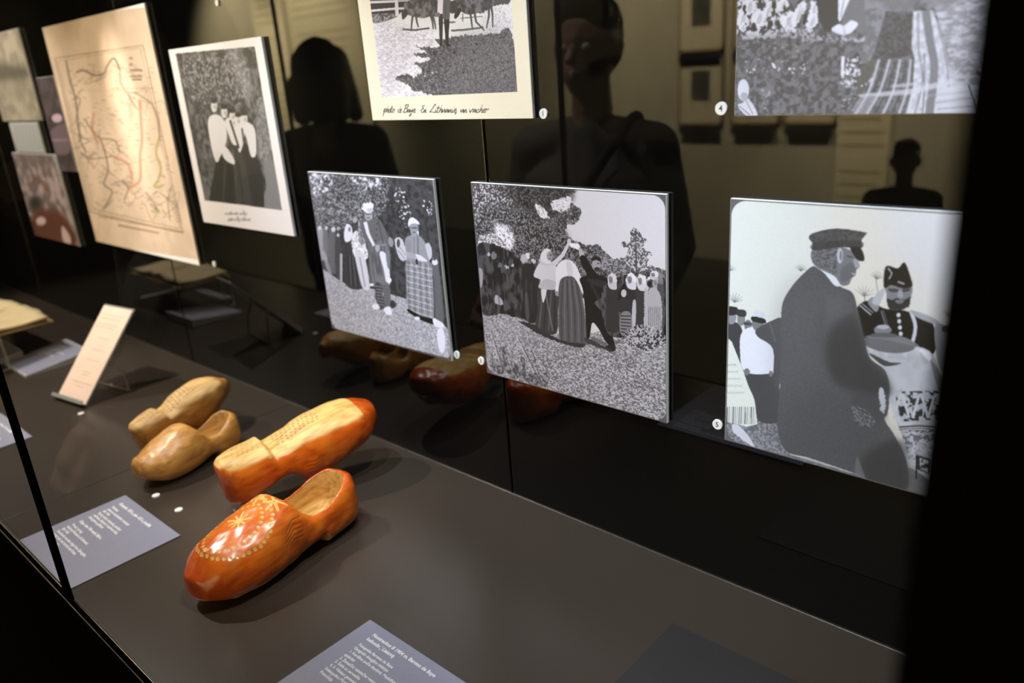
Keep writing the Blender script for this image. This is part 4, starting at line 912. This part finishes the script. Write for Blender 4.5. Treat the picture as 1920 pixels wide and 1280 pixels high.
p.S([(590, 1125), (795, 1165)], 9, (.62, .55, .48), a=.7); p.S([(490, 1080), (920, 1160)], 5, (.6, .55, .5), a=.7)
picm = p

# ---- small boards at the far left, all well out of focus
p = Pic(-2.6000, -2.2500, 1.1400, 1.3800, dens=900, base=.6, tint=(.82, .72, .72)).crop(0, 0, .375)
p.T([(60, 760), (260, 760), (400, 1230), (160, 1170)], .50, .82, 24, .35, .65, sm=0)
p.P([(70, 770), (240, 775), (230, 820), (120, 830)], .45, a=.7, soft=5); p.S([(150, 930), (175, 900), (205, 900), (235, 960)], 12, (.55, .36, .30), sm=1, a=.8, soft=3); p.P([(135, 990), (210, 980), (215, 1060), (160, 1070)], .32, soft=5, a=.85); p.E(175, 1010, 22, 30, .2, soft=4)
p.P([(170, 1060), (300, 1060), (380, 1225), (170, 1180)], (.42, .24, .18), soft=5, a=.9); p.E(205, 1105, 24, 22, .95, soft=3); p.P([(310, 1130), (350, 1180), (350, 1225), (315, 1200)], .95, soft=3)
picl = p
p = Pic(-2.6000, -2.2850, 1.4670, 1.6870, dens=900, base=.62, tint=(.90, .84, .74)).crop(0, 0, .375)
p.T([(-200, 100), (120, 100), (220, 640), (-100, 640)], .58, .72, 30, .3, .7, sm=0); p.P([(-100, 320), (110, 330), (120, 395), (-100, 400)], .30, soft=6, a=.75); p.P([(-50, 420), (130, 400), (160, 470), (-60, 500)], .55, soft=6, a=.5)
picf = p
p = Pic(-2.2500, -2.1280, 1.3420, 1.5680, dens=900, base=.26, tint=(1.0, .84, .95)).crop(0, 0, .375)
p.T([(150, 380), (320, 380), (400, 860), (200, 860)], .20, .34, 20, .3, .7, sm=0); p.E(285, 590, 26, 22, .8, soft=2); p.P([(250, 660), (320, 620), (350, 760), (250, 760)], .42, soft=3); p.S([(250, 700), (340, 700)], 8, .6, soft=2)
picp = p
p = Pic(-2.5550, -2.3250, 1.3840, 1.4620, dens=700, base=.66, tint=(.80, .84, .86)).crop(0, 0, .375)
for k in range(8): p.S([(70 + k * 18, 620), (90 + k * 18, 750)], 5, .5, a=.6, soft=2)
picn = p

b1 = board('herdsman with cows, cream-mounted photo board with a handwritten line, beside disc 1', -.9275, -.6235, 1.4565, 1.7865, pic1, PB)
board('women in white headscarves beside a striped carpet path, photo board by the black post', -.3665, -.0700, 1.4565, 1.7865, pic0, PB)
board('man in fur hat beside woman in checked skirt, smallest-looking lower photo board', -1.1145, -.8115, 1.1085, 1.3775, pic3, PB)
board('couples dancing on grass before a tree, lower middle photo board', -.7385, -.4425, 1.1065, 1.377, pic4, PB)
board('man in flat cap facing a uniformed officer, photo board by the black post', -.3685, -.0725, 1.1065, 1.377, pic5, PB)
board('group of women in pale blouses, white-bordered photo board beside the map', -1.5110, -1.1855, 1.2640, 1.5880, pic2, PB)
mb = board('large cream map board with a warm pool of light on it', -2.1200, -1.5700, 1.1670, 1.6745, picm, PB)
mb.name = 'map_board'; mb['category'] = 'map'
board('blurred brownish photo board, lowest at the far end left of the map', -2.6000, -2.2500, 1.1400, 1.3800, picl, PB)
board('pale grey-beige photo board, highest at the far end left of the map', -2.6000, -2.2850, 1.4670, 1.6870, picf, PB)
board('narrow dark purple photo board half hidden behind the map edge', -2.2500, -2.1280, 1.3420, 1.5680, picp, PB)
board('small bluish strip of a board between two blurred boards at the far end', -2.5550, -2.3250, 1.3840, 1.4620, picn, PB)
# ------------------------------------------------------------------ numbered discs
M_disc = mat('white_enamel_disc', (.80, .79, .76), .4, noise=.02)
M_num = mat('dark_blue_print', (.05, .06, .16), .6)
M_disc_ring = mat('disc_edge', (.55, .53, .48), .5)
def text(name, body, x, y, z, size, parent, m, bold=0.0, shear=0.0, sp=1.0, rot=(0, 0, 0), mid=False):
    fc = bpy.data.curves.new('tmp_text', 'FONT'); fc.body = body; fc.size = size; fc.offset = bold; fc.shear = shear; fc.space_line = sp; fc.resolution_u = 3
    if mid: fc.align_x = 'CENTER'; fc.align_y = 'CENTER'
    t = bpy.data.objects.new('tmp_text', fc); COL.objects.link(t)
    dg = bpy.context.evaluated_depsgraph_get(); dg.update()
    me = bpy.data.meshes.new_from_object(t.evaluated_get(dg)); me.name = name
    bpy.data.objects.remove(t); bpy.data.curves.remove(fc)
    o = link(name, me, m, parent); o.location = (x, y, z); o.rotation_euler = rot
    if not mid: o['kind'] = 'stuff'
    return o
def disc(x, y, z, wall, label, num=None, r=.0062):
    bm = bmesh.new(); bmesh.ops.create_cone(bm, cap_ends=True, segments=40, radius1=r, radius2=r * .96, depth=.002)
    me = bpy.data.meshes.new('number_disc'); bm.to_mesh(me); bm.free()
    me.shade_flat(); o = link('number_disc', me, M_disc)
    o.location = (x, y, z)
    if wall: o.rotation_euler = (math.radians(90), 0, 0)
    tag(o, label, 'number disc', 'white discs on the back panel' if wall else 'white discs on the shelf')
    if num:
        text('number', num, 0, 0, .00115, .0088, o, M_num, .00008, mid=True)
    return o
WY = BY - .0012
disc(-.627, WY, 1.460, 1, 'white disc reading 1 beside the herdsman photo', '1')
disc(-.825, WY, 1.109, 1, 'white disc reading 2 at the corner of the fur hat photo', '2')
disc(-.773, WY, 1.110, 1, 'white disc reading 3 left of the dancing couples photo', '3')
disc(-.393, WY, 1.462, 1, 'white disc reading 4 beside the headscarves photo', '4', .0066)
disc(-.390, WY, 1.110, 1, 'white disc reading 5 beside the flat cap photo', '5')
disc(-1.553, WY, 1.167, 1, 'blurred white disc at the lower corner of the map')
disc(-1.345, WY, 1.653, 1, 'small white disc above the pale blouses photo', None, .0055)
disc(-1.531, WY, 1.268, 1, 'white disc peeping out at the corner of the white-bordered photo', None, .006)
disc(-1.678, .458, SZ + .0013, 0, 'white disc on the shelf before the easel')
disc(-1.202, .401, SZ + .0013, 0, 'white disc on the shelf before the pale clogs')
disc(-1.126, .403, SZ + .0013, 0, 'white disc on the shelf between card and red clog')

# ------------------------------------------------------------------ text cards
M_card = mat('blue_grey_card', (.235, .24, .315), .45, noise=.03, nscale=300)
M_cardedge = mat('card_edge', (.55, .55, .58), .5)
M_ink = mat('white_card_print', (.80, .79, .80), .6)
def card(x, y, w_, d_, label, blocks, z=SZ, t=.0016):
    """card lying on the shelf; x, y its back left corner; blocks = (title or body, dx, dy, size, bold, line spacing)"""
    e = empty('text_card', (x, y, z + .0003), label, 'label', 'text cards on the shelf')
    bm = bmesh.new(); box(bm, 0, w_, -d_, 0, 0, t, .0003, 1); finish('card', bm, M_card, e)
    for body, dx, dy, size, bold, sp in blocks:
        text('lettering', body, dx, -dy, t + .0002, size, e, M_ink, bold, 0, sp)
    return e
card(-.675, .4265, .262, .21, 'blue-grey text card at the bottom edge, titled Nuotraukos', [
    ('Nuotraukos iš 1904 m. Barono de Baye\nkelionės į Lietuvą', .0245, .0165, .0067, .00022, 1.28),
    ('Fotografas Baronas de Baye\nGeografų draugijos rinkinys\n1. Kerdžius pučia daudytę. Mankiškiai, Raseinių\napskritis\n2. Žemaičių valstiečiai vestuvėse\n3. Šokis su servetėle\n4, 5. Vilniaus generalgubernatoriaus Piotro\nSviatopolko-Mirskio sutikimas\nPrancūzija', .0245, .0365, .0054, .00014, 1.24)])
card(-1.2465, .3705, .194, .157, 'blue-grey text card behind the black glass joint, before the pale clogs', [
    ('Klumpės. XIX a. pab.–XX a. pradžia', .021, .0195, .0076, .0003, 1.0),
    ('Mediena\nLietuvos nacionalinis muziejus\nEM 1904\nRankų darbo klumpės, puoštos\nraižiniais, žalvariu ir spalvotu laku,\nišmargintos gėlėmis', .021, .031, .0066, .0002, 1.07),
    ('Clogs. Late 19th–early 20th c.', .021, .080, .0068, .0003, 1.0),
    ('Wood, carving\nNational Museum of Lithuania\nEM 1904\nHandmade wooden clogs from Samogitia,\npainted with red varnish and brass,\ncarved ornament', .021, .0915, .0066, .0002, 1.07)])
card(-1.835, .3545, .1925, .14, 'blue-grey text card at the left edge behind the glass joint', [
    ('Lietuva. XX a. pradžia', .06, .0215, .0082, .0003, 1.0),
    ('Popierius, spauda\nLietuvos nacionalinis muziejus\nŽemėlapis ir laiškas\niš kelionės po Lietuvą', .06, .0375, .0076, .0002, 1.12)])
# wedge-shaped labels further left
M_wedge = mat('grey_label_block', (.42, .42, .44), .5, noise=.03)
def wedge(x, y, w_, d_, label, rz, tz):
    e = empty('wedge_label', (x, y, SZ + .0004), label, 'label', 'wedge labels at the far end of the shelf', math.radians(rz))
    bm = bmesh.new(); h0, h1 = .005, tz
    v = [bm.verts.new(q) for q in ((0, 0, 0), (w_, 0, 0), (w_, d_, 0), (0, d_, 0), (0, 0, h0), (w_, 0, h0), (w_, d_, h1), (0, d_, h1))]
    for f in ((0, 3, 2, 1), (4, 5, 6, 7), (0, 1, 5, 4), (1, 2, 6, 5), (2, 3, 7, 6), (3, 0, 4, 7)): bm.faces.new([v[i] for i in f])
    finish('block', bm, M_wedge, e)
    sl = math.atan2(h1 - h0, d_)
    bm = bmesh.new(); g = .004; nrm = Vector((0, -math.sin(sl), math.cos(sl))) * .0004
    vs = [bm.verts.new(Vector(q) + nrm) for q in ((g, g * math.cos(sl), h0 + g * math.sin(sl)), (w_ - g, g * math.cos(sl), h0 + g * math.sin(sl)), (w_ - g, d_ - g * math.cos(sl), h1 - g * math.sin(sl)), (g, d_ - g * math.cos(sl), h1 - g * math.sin(sl)))]
    bm.faces.new(vs); finish('card', bm, M_card, e)
    text('lettering', 'Laiškas apie kelionę\nPopierius, rašalas\nLietuvos nacionalinis muziejus\nXX a. pradžia\nLetter about the journey\nPaper, ink', .018, d_ * .80, h0 + d_ * .80 * math.tan(sl) + .0009, .0082, e, M_ink, .0001, 0, 1.2, (sl, 0, 0))
    return e
wedge(-2.190, .462, .158, .150, 'thick sloping text label just left of the easel', 0, .022)
wedge(-2.392, .395, .190, .115, 'thick sloping text label at the left edge, partly cut off', 0, .020)

# thin dark sheet standing in for a shadow at the shelf's right end
M_shadow = mat('shadow_grey', (.020, .017, .016), .4, noise=.06, nscale=500)
tag(boxo('shadow_sheet', -.386, -.060, .235, .6395, SZ + .0003, SZ + .0011, M_shadow, bev=.0003), 'thin dark sheet standing in for a shadow at the right end of the shelf', 'shadow stand-in')

# ------------------------------------------------------------------ easel with a printed sheet
es = empty('display_easel', (-1.763, .4665, SZ + .0030), 'leaning easel holding a tall pinkish printed sheet', 'easel', None, math.atan2(.021, .132))
M_sheet = mat('pink_printed_sheet', (.72, .53, .42), .55, noise=.04, nscale=30)
M_acr = mat('grey_acrylic', (.22, .23, .22), .2, noise=.05)
M_faint = mat('faint_brown_print', (.50, .36, .29), .7)
LN = math.radians(42.5)
def leanbox(name, x0, x1, t0, t1, s0, s1, m, bev=.0003):
    """box in the easel's leaning frame: s along the slope, t thickness behind the face"""
    bm = bmesh.new(); box(bm, x0, x1, t0, t1, s0, s1, bev, 1)
    bmesh.ops.rotate(bm, verts=bm.verts, cent=(0, 0, 0), matrix=Matrix.Rotation(-LN, 3, 'X'))
    return finish(name, bm, m, es)
leanbox('back_plate', -.0585, .0585, .002, .0045, .004, .230, M_acr)
leanbox('ledge', -.0615, .0615, -.009, .0045, .001, .0038, M_acr)
leanbox('ledge_lip', -.0615, .0615, -.0105, -.009, .001, .009, M_acr)
leanbox('sheet', -.056, .056, .0003, .0018, .0042, .226, M_sheet)
bm = bmesh.new()
rnd = random.Random(4)
for k, (s_, w_) in enumerate([(.205, .085), (.196, .08), (.182, .08), (.175, .07), (.150, .05), (.122, .045), (.098, .05), (.070, .03), (.063, .025), (.045, .08), (.036, .03)]):
    x0 = -.046 if k < 4 else (-.5 * w_ + .006)
    x = x0
    while x < x0 + w_:
        d = rnd.uniform(.004, .012); box(bm, x, min(x + d, x0 + w_), .0000, .0004, s_, s_ + .0022); x += d + .002
bmesh.ops.rotate(bm, verts=bm.verts, cent=(0, 0, 0), matrix=Matrix.Rotation(-LN, 3, 'X'))
o = finish('printed_lines', bm, M_faint, es); o['kind'] = 'stuff'
hy, hz = .110 * math.sin(LN) + .006, .110 * math.cos(LN)
finish('wire_leg', tube_bm(smooth_path([(.055, hy, hz), (.069, hy + .012, hz * .5), (.071, .094, .004), (.070, .0960, .0003), (.060, .0965, 0), (-.060, .0965, 0), (-.070, .0960, .0003), (-.071, .094, .004), (-.069, hy + .012, hz * .5), (-.055, hy, hz)], 4), .0026, 8), M_wire, es, True)

# ------------------------------------------------------------------ booklet on a wire stand at the left edge
bk = empty('open_booklet', (-2.315, .495, SZ + .090), 'open yellowish booklet lying on a low wire stand at the left edge', 'book', None, math.radians(2))
M_page = mat('yellowed_paper', (.78, .62, .34), .7, noise=.05, nscale=20)
M_cover = mat('ochre_cover', (.42, .29, .12), .6, noise=.08)
def sheet_grid(name, f, nx, ny, m, thick):
    bm = bmesh.new(); g = [[[bm.verts.new((*p_[:2], p_[2] - k * thick)) for k in (0, 1)] for p_ in [f(i / nx, j / ny) for j in range(ny + 1)]] for i in range(nx + 1)]
    for i in range(nx):
        for j in range(ny):
            bm.faces.new((g[i][j][0], g[i + 1][j][0], g[i + 1][j + 1][0], g[i][j + 1][0])); bm.faces.new((g[i][j][1], g[i][j + 1][1], g[i + 1][j + 1][1], g[i + 1][j][1]))
    for i in range(nx):
        for j, s_ in ((0, 1), (ny, -1)): bm.faces.new((g[i][j][0], g[i][j][1], g[i + 1][j][1], g[i + 1][j][0]))
    for j in range(ny):
        for i in (0, nx): bm.faces.new((g[i][j][0], g[i][j + 1][0], g[i][j + 1][1], g[i][j][1]))
    return finish(name, bm, m, bk, True)
for sg in (-1, 1):
    sheet_grid('pages', lambda u, v, sg=sg: (sg * (.002 + u * .170), -.070 + v * .145 + .004 * math.sin(u * 9 + v * 3) * v, .016 - .008 * u + .007 * math.sin(min(1, u * 3) * math.pi * .8) + .002 * math.sin(v * 7 + sg)), 18, 8, M_page, .006)
bm = bmesh.new(); box(bm, -.178, .178, -.075, .080, -.0015, .0005, .0004, 1); finish('cover', bm, M_cover, bk)
st = empty('book_stand', (-2.315, .495, SZ + .0005), 'low steel wire stand carrying the open booklet', 'stand', None, math.radians(2))
for sx_ in (-1, 1):
    x = sx_ * .165; yb = .066 if sx_ < 0 else -.044
    finish('wire_leg', tube_bm(smooth_path([(x, -.066, .0865), (x + sx_ * .012, -.068, .075), (x + sx_ * .016, -.068, .012), (x + sx_ * .016, -.064, .0032), (x + sx_ * .016, yb - .004, .0032), (x + sx_ * .016, yb, .012), (x + sx_ * .012, yb, .075), (x, yb + .002, .0865)], 4), .0016, 8), M_wire, st, True)
for y in (-.066, .066):
    finish('wire_rail', tube_bm([(-.165, y, .0865), (.165, y, .0865)], .0016, 8), M_wire, st, True)

# ------------------------------------------------------------------ acrylic rest under the overturned red clog
M_clear = bpy.data.materials.new('clear_acrylic'); M_clear.use_nodes = True
b_ = M_clear.node_tree.nodes['Principled BSDF']; b_.inputs['Transmission Weight'].default_value = .9; b_.inputs['Roughness'].default_value = .04; b_.inputs['IOR'].default_value = 1.45; b_.inputs['Base Color'].default_value = (.8, .85, .85, 1)
cr = empty('clog_rest', (-1.025, .478, SZ + .0005), 'small clear acrylic rest with a steel clip under the overturned red clog', 'stand', None, math.radians(77))
bm = bmesh.new(); box(bm, -.030, .030, -.020, .020, 0, .003, .0005, 1); finish('base', bm, M_clear, cr)
for s_ in (-1, 1):
    bm = bmesh.new(); box(bm, -.026, .026, s_ * .018 - .001, s_ * .018 + .001, .003, .0125, .0004, 1); finish('upright', bm, M_clear, cr)
finish('clip', tube_bm(smooth_path([(-.034, -.024, .004), (-.036, -.026, .016), (-.030, -.026, .0175), (.0, -.0265, .010), (.030, -.026, .004)], 4), .0012, 8), M_wire, cr, True)

# ------------------------------------------------------------------ the room opposite, seen in the mirror-black panel
M_panel = mat('cream_info_panel', (.78, .70, .48), .7, noise=.03, nscale=4)
M_ptxt = mat('brown_panel_print', (.42, .36, .22), .7)
def panel(x0, x1, z0, z1, label, rows=24):
    e = empty('info_panel', ((x0 + x1) / 2, -3.795, z0), label, 'panel', 'tall cream text panels on the wall opposite')
    w_, h_ = x1 - x0, z1 - z0
    bm = bmesh.new(); box(bm, -w_ / 2, w_ / 2, 0, .03, 0, h_, .003, 1); finish('board', bm, M_panel, e)
    bm = bmesh.new(); R = random.Random(int(x0 * 10))
    for k in range(rows):
        z = h_ * .93 - k * h_ * .86 / rows
        if k % 7 == 6: continue
        box(bm, -w_ * .40, w_ * (.40 - R.random() * .15), .031, .032, z - .012, z)
    o = finish('printed_lines', bm, M_ptxt, e); o['kind'] = 'stuff'
    return e
panel(-8.75, -8.12, .35, 2.75, 'left tall cream text panel reflected behind the bobbed hair')
panel(-8.02, -6.75, .35, 2.75, 'broad cream text panel reflected behind the bobbed hair')
panel(-1.95, -1.62, .30, 2.6, 'narrow cream text panel reflected above the flat cap photo')
M_frame = mat('pale_wood_frame', (.40, .32, .20), .5, noise=.15)
M_pass = mat('ivory_mount', (.66, .58, .42), .7, noise=.02)
M_pict = mat('dark_etching', (.07, .07, .05), .6, noise=.5, nscale=30)
M_strip = mat('black_strip', (.01, .01, .015), .5)
def frame(x, z, label, w_=.36, h_=.47):
    e = empty('wall_frame', (x, -3.797, z), label, 'framed picture', 'framed pictures on the wall opposite')
    bm = bmesh.new()
    for a in ((-w_ / 2, w_ / 2, -h_ / 2, -h_ / 2 + .018), (-w_ / 2, w_ / 2, h_ / 2 - .018, h_ / 2), (-w_ / 2, -w_ / 2 + .018, -h_ / 2, h_ / 2), (w_ / 2 - .018, w_ / 2, -h_ / 2, h_ / 2)): box(bm, a[0], a[1], 0, .025, a[2], a[3])
    finish('frame', bm, M_frame, e)
    bm = bmesh.new(); box(bm, -w_ / 2 + .015, w_ / 2 - .015, 0, .012, -h_ / 2 + .015, h_ / 2 - .015); finish('mount', bm, M_pass, e)
    bm = bmesh.new(); box(bm, -.075, .075, .012, .0135, -.07, .14); finish('picture', bm, M_pict, e)
    bm = bmesh.new(); box(bm, -w_ / 2 + .02, w_ / 2 - .02, 0, .05, -h_ / 2 - .065, -h_ / 2 - .03); finish('lower_strip', bm, M_strip, e)  # dark strip below the frame
    return e
places = {-2.95: 'column beside disc 4', -2.53: 'column left of the headscarves photo', -2.14: 'column hidden behind the headscarves photo'}
for x, pl in places.items():
    for z, r in ((1.235, 'lower'), (1.74, 'upper')):
        frame(x, z, r + ' small framed picture of the reflected ' + pl)

# ------------------------------------------------------------------ visitors
M_skin = mat('skin', (.34, .20, .14), .5, noise=.05)
M_hair = mat('black_hair', (.008, .007, .006), .5, noise=.4, nscale=60, bump=.3, stretch=(8, 8, .6))
M_coat = mat('black_cloth', (.016, .016, .018), .85, noise=.2, nscale=80)
M_brown = mat('grey_brown_cloth', (.10, .092, .085), .85, noise=.2, nscale=80)
M_pants = mat('dark_trousers', (.012, .013, .02), .85, noise=.2)
M_eye = mat('eye_white', (.6, .58, .55), .3)
def blob(name, caps, voxel, m, parent, it=4):
    """one continuous surface from tapered limbs: each (p0, r0, p1, r1)"""
    bm = bmesh.new()
    for p0, r0, p1, r1 in caps:
        p0, p1 = Vector(p0), Vector(p1); n = max(2, int((p1 - p0).length / (min(r0, r1) * .5)) + 1)
        for i in range(n + 1):
            t = i / n; r = bmesh.ops.create_icosphere(bm, subdivisions=2, radius=r0 + (r1 - r0) * t)
            bmesh.ops.translate(bm, vec=p0.lerp(p1, t), verts=r['verts'])
    me = bpy.data.meshes.new(name); bm.to_mesh(me); bm.free()
    ob = bpy.data.objects.new('tmp', me); COL.objects.link(ob)
    md = ob.modifiers.new('r', 'REMESH'); md.mode = 'VOXEL'; md.voxel_size = voxel
    s_ = ob.modifiers.new('s', 'SMOOTH'); s_.iterations = it
    dg = bpy.context.evaluated_depsgraph_get(); dg.update()
    res = bpy.data.meshes.new_from_object(ob.evaluated_get(dg)); res.name = name; res.shade_smooth()
    bpy.data.objects.remove(ob)
    return link(name, res, m, parent)
def person(x, y, H, face, label, coat, hair):
    """standing visitor; face = heading in degrees (0 looks along +x)"""
    e = empty('person', (x, y, 0), label, 'person', None, math.radians(face - 90))
    k = H / 1.70
    def v(a, b, c): return (a * k, b * k, c * k)
    arms = []
    for s_ in (-1, 1): arms += [(v(0, -.015, 1.31), .055 * k, v(s_ * .18, -.005, 1.30), .040 * k), (v(s_ * .18, -.005, 1.30), .040 * k, v(s_ * .245, 0, 1.07), .030 * k), (v(s_ * .245, 0, 1.07), .030 * k, v(s_ * .245, .14, .985), .024 * k)]
    caps = arms + [(v(0, 0, 1.60), .086 * k, v(0, .012, 1.545), .074 * k), (v(0, .035, 1.53), .058 * k, v(0, .045, 1.495), .038 * k), (v(0, -.012, 1.50), .054 * k, v(0, -.02, 1.38), .058 * k), (v(0, -.02, 1.38), .062 * k, v(0, -.015, 1.30), .09 * k),
            (v(0, .094, 1.578), .010 * k, v(0, .108, 1.553), .014 * k), (v(0, .086, 1.515), .016 * k, v(0, .088, 1.512), .014 * k)]
    for s_ in (-1, 1): caps.append((v(s_ * .084, 0, 1.585), .014 * k, v(s_ * .082, .0, 1.55), .011 * k))
    for s_ in (-1, 1):
        caps.append((v(s_ * .245, .14, .985), .026 * k, v(s_ * .245, .175, .955), .022 * k)); caps.append((v(s_ * .245, .175, .955), .031 * k, v(s_ * .245, .205, .925), .030 * k))
        for j, ln in enumerate((.060, .070, .066, .052)):
            bx_ = s_ * (.245 + (.030 - j * .0200) * -1); a0 = v(bx_, .215, .915); a1 = v(bx_, .235, .915 - ln * .55); a2 = v(bx_, .225, .915 - ln)
            caps += [(a0, .0088 * k, a1, .0082 * k), (a1, .0082 * k, a2, .0070 * k)]
        caps += [(v(s_ * .225, .185, .940), .012 * k, v(s_ * .205, .215, .910), .0095 * k), (v(s_ * .205, .215, .910), .0095 * k, v(s_ * .205, .222, .885), .008 * k)]
    blob('body', caps, .0048 * k, M_skin, e)
    for s_ in (-1, 1):
        bm = bmesh.new(); bmesh.ops.create_icosphere(bm, subdivisions=2, radius=.012 * k, matrix=Matrix.Translation(v(s_ * .032, .074, 1.580))); finish('eye', bm, M_eye, e, True)
    bm = bmesh.new(); box(bm, -.024 * k, .024 * k, .088 * k, .0955 * k, 1.520 * k, 1.527 * k, .003 * k, 2); finish('mouth', bm, mat('lips', (.33, .12, .10), .5), e, True)
    cc = [(v(0, -.01, 1.33), .085 * k, v(0, 0, 1.18), .135 * k), (v(0, 0, 1.18), .135 * k, v(0, 0, .90), .125 * k), (v(0, 0, .90), .135 * k, v(0, 0, .80), .145 * k)]
    for s_ in (-1, 1):
        cc += [(v(s_ * .05, -.012, 1.36), .055 * k, v(s_ * .175, -.005, 1.325), .070 * k), (v(s_ * .08, 0, 1.20), .12 * k, v(s_ * .075, 0, .85), .12 * k), (v(s_ * .185, -.005, 1.31), .062 * k, v(s_ * .245, .0, 1.07), .048 * k), (v(s_ * .245, .0, 1.07), .048 * k, v(s_ * .245, .145, .975), .034 * k)]
    blob('coat', cc, .010 * k, coat, e)
    tr_ = [(v(0, 0, .84), .12 * k, v(0, 0, .80), .12 * k)]
    for s_ in (-1, 1): tr_ += [(v(s_ * .085, 0, .82), .092 * k, v(s_ * .095, .005, .48), .062 * k), (v(s_ * .095, .005, .48), .060 * k, v(s_ * .10, -.01, .10), .046 * k)]
    blob('trousers', tr_, .010 * k, M_pants, e)
    for s_ in (-1, 1): blob('shoe', [(v(s_ * .10, -.03, .048), .045 * k, v(s_ * .105, .05, .042), .040 * k), (v(s_ * .105, .05, .042), .040 * k, v(s_ * .11, .16, .034), .032 * k)], .008 * k, M_black, e)
    if hair == 'bob':
        hc = [(v(0, -.030, 1.640), .094 * k, v(0, -.030, 1.60), .105 * k), (v(0, -.045, 1.60), .105 * k, v(0, -.055, 1.50), .098 * k)]
        for s_ in (-1, 1): hc += [(v(s_ * .050, -.020, 1.63), .072 * k, v(s_ * .085, -.010, 1.52), .055 * k), (v(s_ * .085, -.010, 1.52), .055 * k, v(s_ * .112, .004, 1.435), .034 * k), (v(s_ * .070, -.06, 1.55), .06 * k, v(s_ * .080, -.065, 1.445), .042 * k)]
        hc += [(v(0, -.085, 1.55), .07 * k, v(0, -.082, 1.45), .048 * k)]
    else:
        hc = [(v(0, -.028, 1.635), .086 * k, v(0, -.040, 1.58), .082 * k), (v(-.03, .02, 1.665), .05 * k, v(.03, .02, 1.665), .05 * k)]
    blob('hair', hc, .007 * k, M_hair, e, 3)
    return e
bob = person(-2.62, -.34, 1.635, -118, 'visitor with a black bobbed haircut seen from behind, reflected beside the herdsman photo', M_coat, 'bob')
man = person(-1.26, -.19, 1.66, 78, 'visitor in a grey-brown top with a black shoulder strap, reflected beside disc 1', M_brown, 'short')
kk = 1.66 / 1.70
finish('shoulder_strap', tube_bm(smooth_path([(.115 * kk, -.10 * kk, 1.20 * kk), (.12 * kk, -.06 * kk, 1.375 * kk), (.12 * kk, .02 * kk, 1.395 * kk), (.06 * kk, .125 * kk, 1.27 * kk), (-.05 * kk, .150 * kk, 1.10 * kk), (-.18 * kk, .13 * kk, .92 * kk)], 8), .014, 8), M_coat, man, True)
person(-1.02, -2.05, 1.10, 80, 'small child in dark clothes, reflected above the flat cap photo', M_coat, 'short')
